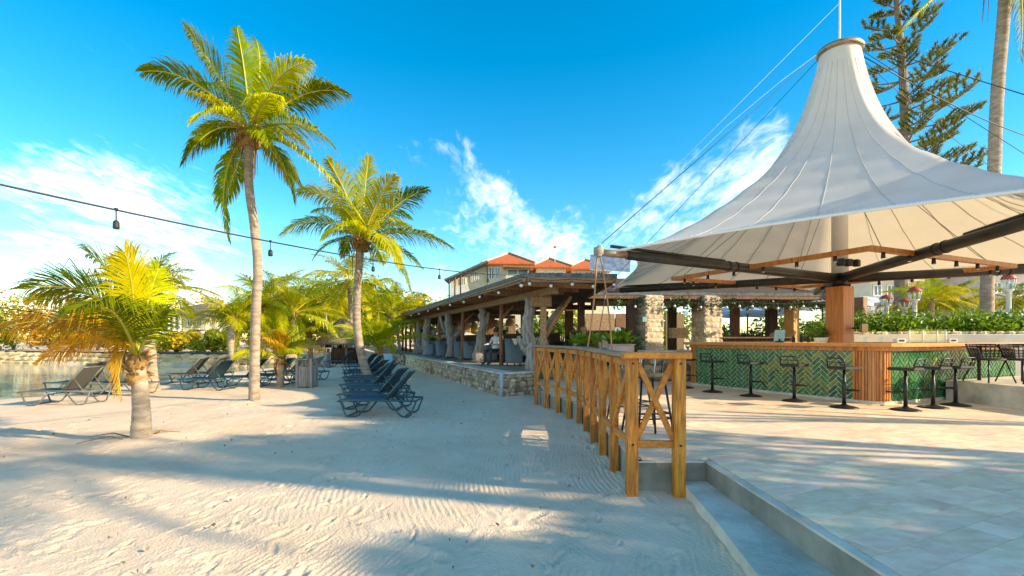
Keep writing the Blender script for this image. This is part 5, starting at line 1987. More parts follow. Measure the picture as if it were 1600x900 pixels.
# wing stepping down to the left with a lean-to roof
wg = thing('hotel_wing', 'low hotel wing with grey lean-to roof and balcony left of the orange roofs', 'building', P(730, 530, Yh))
wx0, wx1 = P(704, 500, Yh).x, P(761, 500, Yh).x
zz = P(0, 440, Yh).z
MB().add([(wx0, Yh + .2, 0), (wx1, Yh + .2, 0), (wx1, Yh + .2, P(0, 414, Yh).z), (wx0, Yh + .2, zz), (wx0, Yh + 6, 0), (wx1, Yh + 6, 0), (wx1, Yh + 6, P(0, 414, Yh).z), (wx0, Yh + 6, zz)],
         [(0, 1, 2, 3), (1, 5, 6, 2), (4, 0, 3, 7), (5, 4, 7, 6)]).build('wall', m_cream, wg)
MB().beam(P(697, 440, Yh - .3), P(763, 411, Yh - .3), 2.6, .16).build('roof', m_shingle, wg)
for pxx in (702, 711, 720):
    MB().tube([P(pxx, 470, Yh - 1.2), P(pxx, 437 - (pxx - 702) * .44, Yh - 1.2)], .07, 6).build('balcony_post', m_dark_wood, wg)
MB().beam(P(702, 457, Yh - 1.2), P(732, 449, Yh - 1.2), .08, .7).build('balcony_rail', m_cream2, wg)
for (pa, pb, za, zb) in ((736, 741, 426, 440), (742, 747, 424, 438), (722, 727, 434, 450)):
    window(wg, P(pa, 500, Yh + .199), P(pb, 500, Yh + .199), P(0, zb, Yh).z, P(0, za, Yh).z, 1)
h2 = hotel('cream hotel block with orange hip roof, middle of three above the pavilion', P(838, 500, 47).x, P(884, 500, 47).x, 47, 53, P(0, 417, 47).z, P(0, 404, 50).z, 2)
h3 = hotel('cream hotel block with orange hip roof, right one beside the canopy tip', P(893, 500, 49).x, P(950, 500, 49).x, 49, 56, P(0, 420, 49).z, P(0, 406, 52.5).z, 3)
for hh, Y, spans in ((h2, 47, ((842, 850), (856, 866), (870, 880))), (h3, 49, ((898, 908), (914, 926), (932, 944)))):
    for (pa, pb) in spans:
        window(hh, P(pa, 500, Y - .001), P(pb, 500, Y - .001), P(0, 436, Y).z, P(0, 425, Y).z, 1)
sp_ = thing('solar_panel', 'blue solar panels on the roof beside the canopy tip', 'solar panel', P(950, 412, 46))
MB().beam(P(922, 409, 46), P(985, 413, 46), .05, 1.5).build('panel', m_bldblue, sp_)
for k in (0, 3):
    MB().beam(P(922, 397.5 + k * 8, 45.9), P(985, 401.5 + k * 8, 45.9), .05, .03).build('panel_frame', m_white, sp_)
an = thing('antenna_mast', 'thin antenna mast with small orange head between the orange roofs', 'antenna', P(867, 410, 48))
MB().tube([P(867, 412, 48), P(867, 388, 48)], .04, 6).build('pole', m_white, an)
MB().bbox(P(867, 386, 48), (.3, .2, .2), .03).build('head', m_redtile, an)

# house across the lagoon
Yq = 39.0
hs_ = thing('lagoon_house', 'two-storey pale house with brown hip roof across the lagoon', 'house', P(290, 530, Yq))
x0, x1 = P(262, 500, Yq).x, P(322, 500, Yq).x
zt = P(0, 492, Yq).z
MB().box(((x0 + x1) / 2 + .6, Yq + 2.5, zt / 2), (x1 - x0 - 1.2, 5, zt)).build('wall', m_cream, hs_)
rx0, rx1 = P(254, 500, Yq).x, P(331, 500, Yq).x
ap = P(0, 481, Yq).z
rf = MB().add([(rx0, Yq - 1.4, zt), (rx1, Yq - 1.4, zt), (rx1, Yq + 6, zt), (rx0, Yq + 6, zt), (rx0 + 1.6, Yq + 2.3, ap + .5), (rx1 - 1.6, Yq + 2.3, ap + .5)], [(0, 1, 5, 4), (1, 2, 5), (2, 3, 4, 5), (3, 0, 4), (3, 2, 1, 0)]).build('roof', m_brownroof, hs_)
for pxx in (264, 272, 281):
    MB().tube([P(pxx, 540, Yq - 1.2), P(pxx, 492, Yq - 1.2)], .11, 8).build('veranda_post', m_white, hs_)
for yy in (512, 516, 537):
    MB().beam(P(263, yy, Yq - 1.2), P(282, yy, Yq - 1.2), .1, .12).build('veranda_rail', m_white, hs_)
MB().box(((P(263, 0, Yq).x + P(282, 0, Yq).x) / 2, Yq - .65, P(0, 515, Yq).z - .25), (1.2, 1.1, .16)).build('balcony_floor', m_white, hs_)
for (pa, pb, za, zb) in ((274, 280, 497, 512), (274, 280, 518, 535), (294, 301, 500, 510), (308, 316, 500, 510), (300, 312, 514, 519)):
    window(hs_, P(pa, 500, Yq - .001), P(pb, 500, Yq - .001), P(0, zb, Yq).z, P(0, za, Yq).z, 1)
MB().beam(P(298, 516, Yq - .3), P(317, 516, Yq - .3), .5, .1).build('awning', m_dark_wood, hs_)
dk = thing('dock_railing', 'white railing on the dock in front of the lagoon house', 'railing', P(285, 540, 34.5))
for pxx in (249, 276, 318):
    MB().bbox(P(pxx, 532, 34.5), (.28, .28, 1.35), .03).build('post', m_white, dk)
for yy in (530, 538):
    MB().beam(P(249, yy, 34.5), P(318, yy, 34.5), .08, .12).build('rail', m_white, dk)

# pale hotel seen past the mast at the right
for (pa, pb, ya, yb, Y, mt, lb) in ((1360, 1445, 440, 500, 38, m_cream, 'cream building behind the lantern cluster'), (1450, 1535, 452, 500, 40, m_bluewall, 'pale blue building behind the thick palm trunk'), (1545, 1640, 436, 500, 36, m_cream2, 'pale building at the right edge behind the lantern')):
    o = thing('resort_building', lb, 'building', P((pa + pb) / 2, 530, Y), 'resort buildings behind the hedge')
    xa, xb = P(pa, 0, Y).x, P(pb, 0, Y).x
    zt = P(0, ya - 14, Y).z
    MB().box(((xa + xb) / 2, Y + 3, zt / 2), (xb - xa, 6, zt)).build('wall', mt, o)
    for k in range(4):
        u0 = pa + (pb - pa) * (k + .2) / 4
        u1 = pa + (pb - pa) * (k + .75) / 4
        for (za, zb) in ((ya + 6, ya + 22), (ya + 32, ya + 50)):
            window(o, P(u0, 500, Y - .001), P(u1, 500, Y - .001), P(0, zb, Y).z, P(0, za, Y).z, 1)
    MB().box(((xa + xb) / 2, Y - .6, P(0, ya + 26, Y).z), (xb - xa - .1, 1.2, .25)).build('balcony_slab', m_white, o)
    MB().box(((xa + xb) / 2, Y + 2.6, zt + .2), (xb - xa + .8, 7.2, .39)).build('roof', m_redtile if pa != 1450 else m_white, o)
# free-standing wall panels behind the restaurant; brown puts shade into their colour
bw = thing('shaded_back_wall', 'wall panels behind the restaurant, coloured brown in place of shade', 'wall', (4, 30, ZD))
for k, (pa, pb, mt) in enumerate(((915, 960, m_tan_wood), (962, 985, m_mid_wood), (1040, 1068, m_tan_wood))):
    Y = 30 if k < 3 else 27
    MB().box(((P(pa, 0, Y).x + P(pb, 0, Y).x) / 2, Y, 1.9), (P(pb, 0, Y).x - P(pa, 0, Y).x, .2, 2.38)).build('wall_panel', mt, bw)

for k, (px, Y, lb) in enumerate(((1140, 27, 'dark green shrub past the right stone pillar'), (1180, 28, 'dark green shrub below the blue umbrella'), (1222, 27, 'dark green shrub beside the orange lit pillar'), (1262, 28, 'dark green shrub left of the mast beyond the bar'), (1300, 27, 'dark green shrub behind the mast'), (1335, 28, 'dark green shrub right of the mast beyond the bar'))):
    shrub((P(px, 0, Y).x, Y, ZD), (1.3, .8, 1.25), 900, .12, m_bushdk if k % 2 else m_hedge, lb, 800 + k, 'shrubs beyond the restaurant')

for k, (px, Y, lb) in enumerate(((668, 46, 'shrub seen through the far pavilion bays'), (712, 41, 'shrub seen left of the second driftwood column'), (748, 39, 'shrub seen behind the second driftwood column'), (800, 38, 'shrub seen left of the corner column, in the open yard'), (858, 36, 'shrub seen right of the corner post, in the open yard'), (900, 37, 'shrub seen above the planters, in the open yard'), (945, 36, 'shrub in the open yard left of the left stone pillar'), (1040, 34, 'shrub in the open yard between the stone pillars'), (1085, 35, 'shrub in the open yard behind the right stone pillar'))):
    shrub((P(px, 0, Y).x, Y, ZD), (1.9, .9, 1.5 + .3 * (k % 3)), 900, .17, (m_bushdk, m_hedge, m_bush)[k % 3], lb, 840 + k, 'shrubs in the yard behind the restaurant')

# ================================================================ PATIO UMBRELLAS
def umbrella(px, py, Y, r_, mat, lb):
    c = P(px, py, Y)
    o = thing('patio_umbrella', lb, 'umbrella', (c.x, c.y, ZD), 'patio umbrellas past the restaurant')
    MB().tube([(c.x, c.y, ZD), (c.x, c.y, c.z)], .04, 8).build('pole', m_dark_wood, o)
    cm = MB()
    n_ = 8
    for k in range(n_):
        a0, a1 = k * 2 * math.pi / n_, (k + 1) * 2 * math.pi / n_
        p0 = Vector((c.x + r_ * math.cos(a0), c.y + r_ * math.sin(a0), c.z - .28 * r_))
        p1 = Vector((c.x + r_ * math.cos(a1), c.y + r_ * math.sin(a1), c.z - .28 * r_))
        pm = (p0 + p1) / 2 + Vector((0, 0, .05))
        cm.add([c, p0, pm, p1, p0 - Vector((0, 0, .16)), pm - Vector((0, 0, .16)), p1 - Vector((0, 0, .16))], [(0, 1, 2), (0, 2, 3), (1, 4, 5, 2), (2, 5, 6, 3)])
    cm.build('canopy', mat, o)
    for k in range(n_):
        a0 = k * 2 * math.pi / n_
        MB().tube([(c.x, c.y, c.z - .03), (c.x + r_ * .97 * math.cos(a0), c.y + r_ * .97 * math.sin(a0), c.z - .28 * r_ - .03)], .012, 4).build('rib', m_dark_wood, o)


umbrella(1168, 470, 24, 2.2, m_umbblue, 'white and blue umbrella seen past the right stone pillar')
umbrella(1208, 466, 26, 1.9, m_umb, 'white umbrella left of the orange lit pillar')
umbrella(1285, 458, 22, 1.9, m_umb, 'white umbrella between the orange lit pillar and the mast')
umbrella(1350, 462, 25, 2.0, m_umb, 'white umbrella right of the mast behind the bar')
umbrella(695, 508, 40, 1.8, m_umb, 'pale umbrella seen between the driftwood columns')
umbrella(715, 515, 36, 1.6, m_umb, 'pale umbrella low behind the forked driftwood column')

# ================================================================ RESTAURANT FURNITURE
def tub_proto():
    o = thing('tub_chair', 'x', 'armchair', (0, 0, 0))
    mb = MB()
    n_ = 22
    for r_, z0_, z1_ in ((.36, .08, .82), (.30, .36, .80)):
        for k in range(n_ + 1):
            a = R(-55 + 290 * k / n_)
            hh = z1_ - (.18 if (k < 4 or k > n_ - 4) else 0)
            x_, y_ = r_ * math.cos(a), r_ * math.sin(a)
            mb.v += [(x_, y_, z0_), (x_ * 1.06, y_ * 1.06, hh)]
    s2 = (n_ + 1) * 2
    for k in range(n_):
        i = 2 * k
        mb.f += [(i, i + 2, i + 3, i + 1), (s2 + i + 2, s2 + i, s2 + i + 1, s2 + i + 3), (i + 1, i + 3, s2 + i + 3, s2 + i + 1)]
        mb.sm += [True, True, False]
    mb.f += [(0, 1, s2 + 1, s2), (2 * n_ + 1, 2 * n_, s2 + 2 * n_, s2 + 2 * n_ + 1)]
    mb.sm += [False, False]
    mb.build('shell', m_chair, o)
    MB().lathe([(.29, .30), (.31, .34), (.31, .42), (.27, .45)], (0, 0, 0), 20).build('seat_cushion', m_cushion, o)
    for sx in (-1, 1):
        for sy in (-1, 1):
            MB().tube([(sx * .22, sy * .22, 0), (sx * .22, sy * .22, .12)], .02, 6).build('leg', m_black, o)
    return o


tc0 = tub_proto()
tcp = list(tc0.children_recursive)
tcs = [((808, 571), 60, 'large grey wicker tub chair right behind the first driftwood column', 1.15), ((769, 565), 70, 'grey tub chair between the first two driftwood columns, left one', 1.0), ((737, 562), 60, 'grey tub chair left of the second driftwood column', 1.0),
       ((722, 561), 80, 'grey tub chair beside the thin post behind the second column', 1.0), ((692, 558), 70, 'grey tub chair near the forked driftwood column', 1.0), ((676, 556), 60, 'grey tub chair left of the forked driftwood column', 1.0),
       ((661, 553), 65, 'far grey tub chair near the end of the deck', 1.0), ((884, 560), 20, 'tub chair behind the fence near the corner post', 1.0), ((1150, 551), 20, 'dark tub chair seen over the bar left of the till', 1.0), ((1192, 549), 200, 'dark tub chair seen over the bar beside the till', 1.0)]
for i, ((px, py), rz, lb, s_) in enumerate(tcs):
    o = tc0 if i == 0 else copy_tree(tc0, None, tcp)
    o.location = G(px, py, ZD)
    o.rotation_euler.z = R(rz)
    o.scale = (s_, s_, s_)
    tag(o, lb, 'armchair', 'tub chairs on the restaurant deck')
for (px, py, lb) in ((790, 564, 'round dark table beside the large tub chair'), (747, 558, 'round dark table behind the second driftwood column'), (705, 556, 'round dark table behind the forked driftwood column'), (905, 556, 'round dark table in front of the person in blue'), (1172, 547, 'round dark table between the dark tub chairs over the bar')):
    c = G(px, py, ZD)
    o = thing('round_table', lb, 'table', c, 'round tables on the restaurant deck')
    MB().lathe([(.42, .70), (.42, .74)], c, 24).build('table_top', m_dark_wood, o)
    MB().lathe([(.25, 0), (.25, .02), (.04, .05), (.04, .70)], c, 14).build('pedestal', m_black, o)

# planters with leafy plants behind the fence
def planter(px0, px1, ytop, Y, hh, mt, lb, seed, ph):
    a, b = P(px0, ytop, Y), P(px1, ytop, Y)
    c = (a + b) / 2
    o = thing('planter_box', lb, 'planter', (c.x, c.y, c.z - hh), 'planters behind the fence')
    w = b.x - a.x
    MB().bbox((c.x, c.y, c.z - hh / 2), (w, .4, hh), .012).build('box', mt, o)
    MB().bbox((c.x, c.y, c.z + .012), (w + .05, .45, .024), .006).build('rim', mt, o)
    rd_ = random.Random(seed)
    lf_ = MB()
    for k in range(90):
        base = Vector((c.x + rd_.uniform(-.45, .45) * w, c.y + rd_.uniform(-.14, .14), c.z))
        aa = rd_.uniform(0, 6.28)
        d_ = Vector((math.cos(aa) * .55, math.sin(aa) * .55, rd_.uniform(.4, 1.2))).normalized()
        l_ = ph * rd_.uniform(.5, 1.15)
        sd_ = d_.cross(Vector((0, 0, 1))).normalized() * l_ * .16
        m_ = base + d_ * l_ * .55
        e_ = base + d_ * l_ + Vector((0, 0, -.22 * l_))
        lf_.tube([base, m_], .004, 3)
        lf_.add([base + d_ * l_ * .25, m_ + sd_, e_, m_ - sd_], [(0, 1, 2, 3)])
    lf_.build('leaves', m_hedge, o)


planter(897, 934, 543, 12.4, .5, m_mid_wood, 'low brown planter with leafy plant behind the fence', 1, .55)
planter(950, 988, 539, 11.6, .42, m_planter, 'pinkish grey wooden planter box with plant behind the fence', 2, .5)
shrub((P(975, 0, 15.5).x, 15.2, ZD + .25), (.55, .4, .55), 500, .07, m_bushdk, 'dark leafy pot plant beside the left stone pillar', 33, None)
shrub((P(905, 0, 19).x, 19.0, ZD + .2), (.7, .5, .5), 500, .08, m_bushdk, 'dark leafy plant inside the restaurant behind the tables', 34, None)
shrub((P(880, 0, 24).x, 24.0, ZD + .6), (1.2, .5, .7), 500, .1, m_hedge, 'green plant deep inside the restaurant', 35, None)
ts = MB().bbox(P(944, 534, 12.6), (.16, .16, .35), .02)
tag(ts.build('pillar_candle', m_cream), 'pale candle block between the two planters', 'candle')
lw = thing('low_stone_counter', 'low stone counter with grey top between the fence and the bar', 'counter', P(1050, 545, 13.6))
MB().bbox((P(1048, 0, 13.6).x, 13.8, .72), (1.5, .6, .8), .02).build('body', m_mortar, lw)
rd = random.Random(19)
for k in range(34):
    MB().stone((P(1048, 0, 13.6).x + rd.uniform(-.72, .72), 13.49, rd.uniform(.4, 1.08)), (.28, .1, .16), rd).build('stone', m_stone, lw)
MB().bbox((P(1048, 0, 13.6).x, 13.8, 1.15), (1.6, .7, .06), .012).build('top', m_concrete_lt, lw)
o = thing('wooden_crate', 'wooden crate on the low counter beside the right stone pillar', 'crate', P(1060, 528, 14.0))
cc = P(1060, 521, 14.0)
for k in range(4):
    MB().bbox(cc + Vector((0, 0, -.1 + k * .075)), (.48, .3, .068), .004).build('plank', m_tan_wood, o)
for (px, py, Y, s_, lb) in ((1007, 499, 17.05, .15, 'small turquoise sign on the left stone pillar'), (1072, 490, 17.2, .16, 'small blue round sign left of the right stone pillar'), (965, 517, 17.0, .2, 'bright blue box beside the left stone pillar')):
    tag(MB().bbox(P(px, py, Y), (s_, .03, s_ * 1.2), .012).build('small_sign', m_cyan), lb, 'sign')


# ================================================================ PEOPLE
def cloth_mat(name, zs_, cols):
    m = bpy.data.materials.new(name)
    m.use_nodes = True
    N, L = m.node_tree.nodes, m.node_tree.links
    co = N.new('ShaderNodeTexCoord')
    sp = N.new('ShaderNodeSeparateXYZ')
    L.new(co.outputs['Object'], sp.inputs[0])
    mp = N.new('ShaderNodeMath')
    mp.operation = 'DIVIDE'
    mp.inputs[1].default_value = 2.0
    L.new(sp.outputs[2], mp.inputs[0])
    rp = N.new('ShaderNodeValToRGB')
    rp.color_ramp.interpolation = 'CONSTANT'
    el = rp.color_ramp.elements
    el[0].position, el[0].color = 0, (*cols[0], 1)
    el[1].position, el[1].color = zs_[0] / 2, (*cols[1], 1)
    for z_, c in zip(zs_[1:], cols[2:]):
        e = el.new(z_ / 2)
        e.color = (*c, 1)
    L.new(mp.outputs[0], rp.inputs[0])
    L.new(rp.outputs[0], N['Principled BSDF'].inputs['Base Color'])
    N['Principled BSDF'].inputs['Roughness'].default_value = .7
    return m


SKIN = (.46, .26, .17)


def person(loc, rz, lb, seated, shirt, pants, hair=(.05, .03, .02)):
    o = thing('person', lb, 'person', loc)
    if seated:
        V = {'pel': (0, 0, .50, .15), 'sp': (0, .02, .70, .14), 'ch': (0, .02, .90, .155), 'ne': (0, .0, 1.06, .06), 'hd': (0, -.02, 1.16, .085), 'tp': (0, -.01, 1.27, .075),
             'sl': (-.18, .02, .98, .06), 'el': (-.25, -.06, .74, .045), 'wl': (-.17, -.30, .74, .034), 'sr': (.18, .02, .98, .06), 'er': (.25, -.06, .74, .045), 'wr': (.17, -.30, .74, .034),
             'hl': (-.1, -.08, .50, .095), 'kl': (-.13, -.45, .50, .065), 'al': (-.13, -.45, .09, .045), 'fl': (-.13, -.62, .04, .04), 'hr': (.1, -.08, .50, .095), 'kr': (.13, -.45, .50, .065), 'ar': (.13, -.45, .09, .045), 'fr': (.13, -.62, .04, .04)}
        zs_ = (.04, .58, 1.02)
    else:
        V = {'pel': (0, 0, .95, .14), 'sp': (0, .0, 1.13, .125), 'ch': (0, .0, 1.32, .15), 'ne': (0, .0, 1.47, .055), 'hd': (0, -.02, 1.57, .085), 'tp': (0, -.01, 1.68, .075),
             'sl': (-.18, 0, 1.40, .058), 'el': (-.24, .02, 1.12, .043), 'wl': (-.22, -.08, .88, .033), 'sr': (.18, 0, 1.40, .058), 'er': (.24, .02, 1.12, .043), 'wr': (.22, -.08, .88, .033),
             'hl': (-.09, 0, .88, .09), 'kl': (-.10, -.03, .48, .06), 'al': (-.10, .03, .08, .042), 'fl': (-.10, -.12, .035, .038), 'hr': (.09, 0, .88, .09), 'kr': (.10, .04, .48, .06), 'ar': (.10, .1, .08, .042), 'fr': (.10, -.04, .035, .038)}
        zs_ = (.04, .92, 1.43)
    E = ['pel sp', 'sp ch', 'ch ne', 'ne hd', 'hd tp', 'ch sl', 'sl el', 'el wl', 'ch sr', 'sr er', 'er wr', 'pel hl', 'hl kl', 'kl al', 'al fl', 'pel hr', 'hr kr', 'kr ar', 'ar fr']
    for s_ in ('l', 'r'):
        w_ = Vector(V['w' + s_][:3])
        sx = -1 if s_ == 'l' else 1
        for f_ in range(4):
            k1, k2 = 'f%s%da' % (s_, f_), 'f%s%db' % (s_, f_)
            dn = Vector((0, -.07, -.01)) if seated else Vector((0, -.015, -.08))
            V[k1] = tuple(w_ + dn + Vector(((f_ - 1.5) * .02, 0, 0))) + (.011,)
            V[k2] = tuple(w_ + dn * 2.0 + Vector(((f_ - 1.5) * .022, -.005, -.015))) + (.009,)
            E += ['w' + s_ + ' ' + k1, k1 + ' ' + k2]
        kt = 't' + s_
        V[kt] = tuple(w_ + Vector((-sx * .045, -.04, -.01))) + (.011,)
        E.append('w' + s_ + ' ' + kt)
    names = list(V)
    me = bpy.data.meshes.new('body')
    me.from_pydata([V[k][:3] for k in names], [(names.index(e.split()[0]), names.index(e.split()[1])) for e in E], [])
    bo = bpy.data.objects.new('body', me)
    col.objects.link(bo)
    sk = bo.modifiers.new('skin', 'SKIN')
    sk.use_smooth_shade = True
    ss = bo.modifiers.new('sub', 'SUBSURF')
    ss.levels = ss.render_levels = 1
    for k, v in zip(names, me.skin_vertices[0].data):
        v.radius = (V[k][3], V[k][3] * (.72 if k in ('pel', 'sp', 'ch') else 1))
        v.use_root = (k == 'pel')
    me.materials.append(cloth_mat('clothes_%s' % lb[:12], zs_, [(.05, .04, .03), pants, shirt, SKIN]))
    bo.parent = o
    hx = Vector(V['hd'][:3])
    hm_ = M('hair_%s' % lb[:12], hair, None, 20, .7)
    MB().lathe([(.098, -.0), (.108, .05), (.10, .10), (.07, .14), (.02, .155)], hx + Vector((0, .022, .02)), 14).build('hair', hm_, o, org=(0, 0, 0))
    fc = MB()
    fc.tube([hx + Vector((0, -.085, .02)), hx + Vector((0, -.115, -.012))], [.010, .016], 6)
    for sx in (-1, 1):
        fc.tube([hx + Vector((sx * .09, .0, .02)), hx + Vector((sx * .1, .01, -.03))], [.02, .014], 6)
    fc.build('nose_and_ears', M('skin_%s' % lb[:12], SKIN, None, 8, .6), o, org=(0, 0, 0))
    ey = MB()
    for sx in (-1, 1):
        ey.bbox(hx + Vector((sx * .034, -.088, .03)), (.024, .012, .010), .003)
    ey.bbox(hx + Vector((0, -.088, -.045)), (.045, .01, .008), .002)
    ey.build('eyes_and_mouth', m_blackplas, o, org=(0, 0, 0))
    o.rotation_euler.z = R(rz)
    return o


q = P(912, 530, 15.4)
person((q.x, 15.4, ZD), 60, 'seated person in a blue shirt behind the fence', True, (.01, .04, .42), (.06, .06, .08), (.45, .25, .18))
q = P(775, 530, 17.5)
person((q.x, 17.5, ZD), -40, 'seated person in a white top between the driftwood columns', True, (.6, .6, .6), (.05, .05, .07))
q = P(846, 530, 19.0)
person((q.x, 19.0, ZD), 10, 'seated person in pale clothes just right of the corner post', True, (.5, .55, .55), (.1, .1, .12), (.1, .06, .03))
for (px, py, rz, lb, sh_, pn_) in ((515, 566, 20, 'far standing person in purple near the thatched hut', (.12, .06, .3), (.1, .1, .2)), (532, 567, 160, 'far standing person in dark blue near the thatched hut', (.03, .05, .2), (.3, .28, .25)), (522, 563, -60, 'far standing person in white near the thatched hut', (.6, .6, .6), (.05, .05, .08))):
    g_ = G(px, py)
    person(g_, rz, lb, False, sh_, pn_)

# ================================================================ STRING LIGHTS
def string(pts, bulbs, lb, s_=1.0, cab=.009, kind='edison', mat_bulb=None):
    o = thing('string_light', lb, 'string light', pts[0])
    MB().tube(pts, cab, 6).build('cable', m_cable, o)
    for b in bulbs:
        b = Vector(b)
        hd = MB()
        if kind == 'w':
            hd.tube([b, b + Vector((0, 0, -.07 * s_))], .006 * s_, 6)
            hd.lathe([(.010 * s_, -.055 * s_), (.022 * s_, -.065 * s_), (.022 * s_, -.10 * s_)], b, 10)
            h = hd.build('lamp_holder', m_cable, o)
            MB().lathe([(.016 * s_, -.098 * s_), (.036 * s_, -.12 * s_), (.045 * s_, -.145 * s_), (.036 * s_, -.172 * s_), (.012 * s_, -.188 * s_)], b, 14).build('bulb', m_frost, h, org=wloc(o))
            continue
        hd.lathe([(.012 * s_, -.008 * s_), (.018 * s_, .012 * s_), (.012 * s_, .02 * s_)], b, 10)
        hd.tube([b, b + Vector((0, 0, -.115 * s_))], .006 * s_, 6)
        hd.lathe([(.014 * s_, -.10 * s_), (.026 * s_, -.115 * s_), (.028 * s_, -.165 * s_), (.026 * s_, -.18 * s_)], b, 14)
        h = hd.build('lamp_holder', m_cable, o)
        MB().lathe([(.018 * s_, -.178 * s_), (.026 * s_, -.205 * s_), (.030 * s_, -.235 * s_), (.024 * s_, -.26 * s_), (.008 * s_, -.272 * s_)], b, 14).build('bulb', m_bulb, h, org=wloc(o))
    return o


def lx_(Y):
    return -6.06 + .522 * Y


def lz_(Y):
    # sagging cable through the measured heights
    return 2.70 + .0092 * (Y - 5.6) ** 2 + .0025 * max(0, Y - 9) ** 2


ys_ = [1.5 + .45 * k for k in range(24)] + [12.25]
cab = [Vector((lx_(y), y, lz_(y) if y < 12 else 3.05)) for y in ys_]
string(cab, [Vector((lx_(y), y, lz_(y))) for y in (3.0, 4.5, 5.91, 7.47, 9.0, 10.6)], 'long drooping cable with clear bulbs across the sky at left', .98)
pole = thing('light_pole', 'pole left of the picture carrying the bulb cable', 'pole', (lx_(1.5), 1.5, 0))
MB().tube([(lx_(1.5), 1.5, 0), (lx_(1.5), 1.5, 2.95)], .05, 10).build('pole', m_mid_wood, pole)
MB().lathe([(.06, 2.95), (.05, 3.0), (.0, 3.02)], (lx_(1.5), 1.5, 0), 10, True, False).build('cap', m_mid_wood, pole)
pA, pB = P(-40, 474, 12.0), P(240, 500, 16.5)
pp = [pA.lerp(pB, t / 12) - Vector((0, 0, .12 * math.sin(math.pi * t / 12))) for t in range(13)]
string(pp, [pp[3], pp[6], pp[8]], 'low bulb cable behind the short palm over the water edge', 1.6, .016)
# bulbs along the pavilion eave
eb = []
for k in range(14):
    Y = 12.45 + 1.55 * k + .05 * k * k
    eb.append(wall_pt(Y, KE - .03) + Vector((0, 0, zr - .06 - .03 * (k % 2))))
string([e + Vector((0, 0, -.0)) for e in eb], eb, 'white bulbs strung along the pavilion eave', 1.05, .01, 'w', m_frost)
eb = [Vector((.45 + .55 * k, 12.25 + .052 * k, zr - .05 - .05 * (k % 2))) for k in range(5)]
string(eb, eb, 'white bulbs along the short front eave beside the canopy', .95, .008, 'w', m_frost)
eb = [Vector((4.4 + .48 * k, 17.15 + .03 * k, zr - .28 - .04 * math.sin(k * 1.3))) for k in range(16)]
string(eb, eb, 'row of white bulbs hanging under the garland behind the bar', 1.1, .008, 'w', m_frost)
for k, (a, b, lb) in enumerate(((P(1345, 86, 11.0), P(1700, 240, 15.0), 'dark cable running right from the canopy peak'), (P(1346, 92, 11.0), P(1660, 330, 17.0), 'thin lower cable running right from the canopy peak'))):
    pts = [a.lerp(b, t / 8) - Vector((0, 0, .3 * math.sin(math.pi * t / 8))) for t in range(9)]
    tag(MB().tube(pts, .013 if k == 0 else .008, 5).build('guy_cable', m_cable), lb, 'cable')
# wall wash lamp on the post and menu board
o = thing('till_screen', 'small dark screen fixed to the right side of the mast post', 'till', (HX + .3, Z0 - .25, 1.75))
MB().bbox((HX + .33, Z0 - .3, 1.75), (.24, .06, .2), .01, Matrix.Rotation(R(24), 3, 'Z')).build('screen', m_screen, o)
MB().tube([(HX + .2, Z0 - .12, 1.75), (HX + .31, Z0 - .26, 1.75)], .02, 6).build('arm', m_black, o)

# ================================================================ LITTER ON THE SAND
rd = random.Random(909)
lt = MB()
for k in range(110):
    y = 2.6 + 10 * rd.random() ** 1.6
    x = rd.uniform(-8, 1.1)
    a = rd.uniform(0, 6.28)
    l_ = rd.uniform(.006, .024)
    w_ = rd.uniform(.002, .006)
    d = Vector((math.cos(a), math.sin(a), 0))
    e = Vector((-d.y, d.x, 0))
    p = Vector((x, y, .028))
    lt.add([p - d * l_, p + e * w_ + Vector((0, 0, .008)), p + d * l_ + Vector((0, 0, .004)), p - e * w_ + Vector((0, 0, -.02))], [(0, 1, 2), (0, 2, 3)])
tag(lt.build('leaf_litter', m_bark), 'scattered bits of dry leaf on the sand', 'leaf litter', None, 'stuff')
for k, (px, py, Y, lb) in enumerate(((905, 0, 17.2, 'dark tub chair inside the restaurant left of the leafy plant'), (930, 0, 18.0, 'dark tub chair inside the restaurant behind the planters'), (960, 0, 17.0, 'dark tub chair inside beside the left stone pillar'), (870, 0, 20.0, 'dark tub chair deep inside behind the corner post'), (840, 0, 23.0, 'dark tub chair deep inside behind the first driftwood column'))):
    o = copy_tree(tc0, None, tcp)
    o.scale = (1, 1, 1)
    o.location = (P(px, 530, Y).x, Y, ZD)
    o.rotation_euler.z = R(40 + 70 * k)
    for c_ in o.children:
        if c_.name.startswith('shell'):
            c_.data = c_.data.copy()
            c_.data.materials[0] = m_ratan
    tag(o, lb, 'armchair', 'tub chairs on the restaurant deck')
for k, (px, Y, lb) in enumerate(((1120, 11.9, 'clear drinking glass on the bar near its left end'), (1352, 9.6, 'clear drinking glass on the bar right of the mast post'), (1376, 9.5, 'clear drinking glass on the bar next to the glass guard'))):
    pp = on_bar(px, Y)
    o = thing('drinking_glass', lb, 'glass', pp, 'glasses on the bar')
    MB().lathe([(.03, .0), (.038, .12)], pp, 14, True, False).build('tumbler', m_glass, o)
    MB().lathe([(.029, .0), (.030, .01)], pp, 14).build('glass_base', m_glass, o)

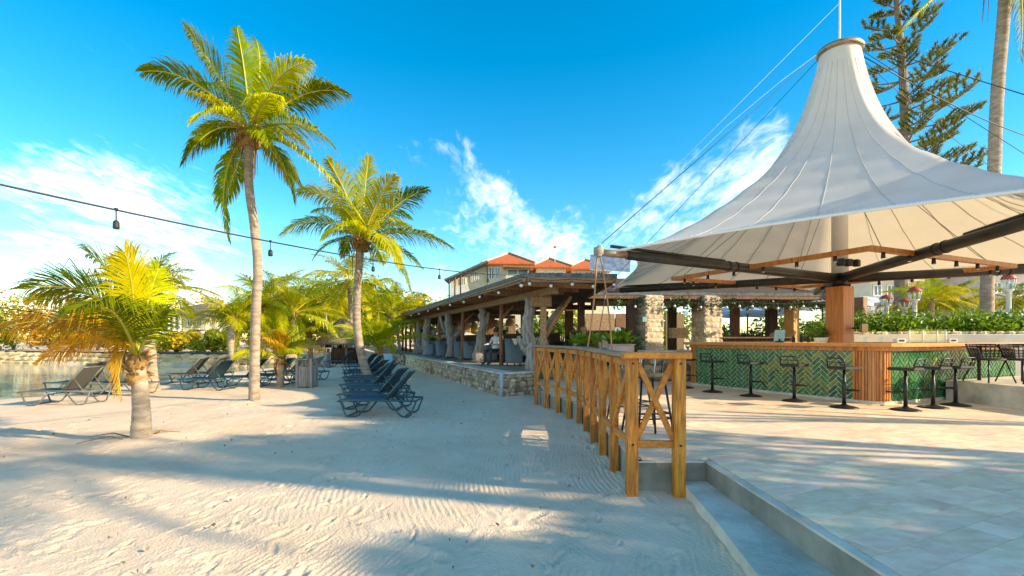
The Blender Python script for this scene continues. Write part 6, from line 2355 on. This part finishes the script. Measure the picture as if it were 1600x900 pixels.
# dark counters added to darken the open inner side of the restaurant
def counter(a, b, hh, lb, n_):
    a, b = Vector(a), Vector(b)
    o = thing('added_counter', lb, 'counter', (a + b) / 2 + Vector((0, 0, ZD)))
    d = (b - a).normalized()
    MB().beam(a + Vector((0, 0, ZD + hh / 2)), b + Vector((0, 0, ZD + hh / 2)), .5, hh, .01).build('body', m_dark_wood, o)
    MB().beam(a - d * .05 + Vector((0, 0, ZD + hh + .025)), b + d * .05 + Vector((0, 0, ZD + hh + .025)), .62, .05).build('worktop', m_mid_wood, o)
    for k in range(n_):
        p = a.lerp(b, (k + .5) / n_)
        MB().beam(p - d * ((b - a).length / n_ * .46) + Vector((d.y, -d.x, 0)) * -.262 + Vector((0, 0, ZD + hh * .5)), p + d * ((b - a).length / n_ * .46) + Vector((d.y, -d.x, 0)) * -.262 + Vector((0, 0, ZD + hh * .5)), .03, hh * .86).build('front_panel', m_ceil, o)
    return o


counter(wall_pt(20.5, KP + 3.6), wall_pt(40.0, KP + 3.6), 1.15, 'long dark counter added to darken the inner side of the pavilion', 14)
counter((2.3, 18.35, 0), (5.6, 18.1, 0), 1.2, 'dark counter at the back of the restaurant left of the left stone pillar', 4)
counter((7.3, 17.95, 0), (10.2, 17.75, 0), .95, 'dark counter added beyond the right stone pillar to fill the interior', 4)
rd = random.Random(5150)
for k in range(9):
    Y = 21.5 + k * 2.0
    q = wall_pt(Y, KP + 3.6)
    o = thing('added_pendant', ['nearest', 'second', 'third', 'fourth', 'fifth', 'sixth', 'seventh', 'eighth', 'ninth'][k] + ' dark woven pendant lamp added over the long inner counter', 'pendant lamp', (q.x, q.y, zr - .9), 'pendant lamps added over the inner counter')
    MB().lathe([(.06, .42), (.2, .3), (.24, .12), (.2, .0)], (q.x, q.y, zr - .9), 16, True, False).build('lamp_shade', m_tan_wood, o)  # unlit pendants, invented to fill the too open, light interior
    MB().tube([(q.x, q.y, zr - .5), (q.x, q.y, zr - .003)], .008, 5).build('cord', m_cable, o)
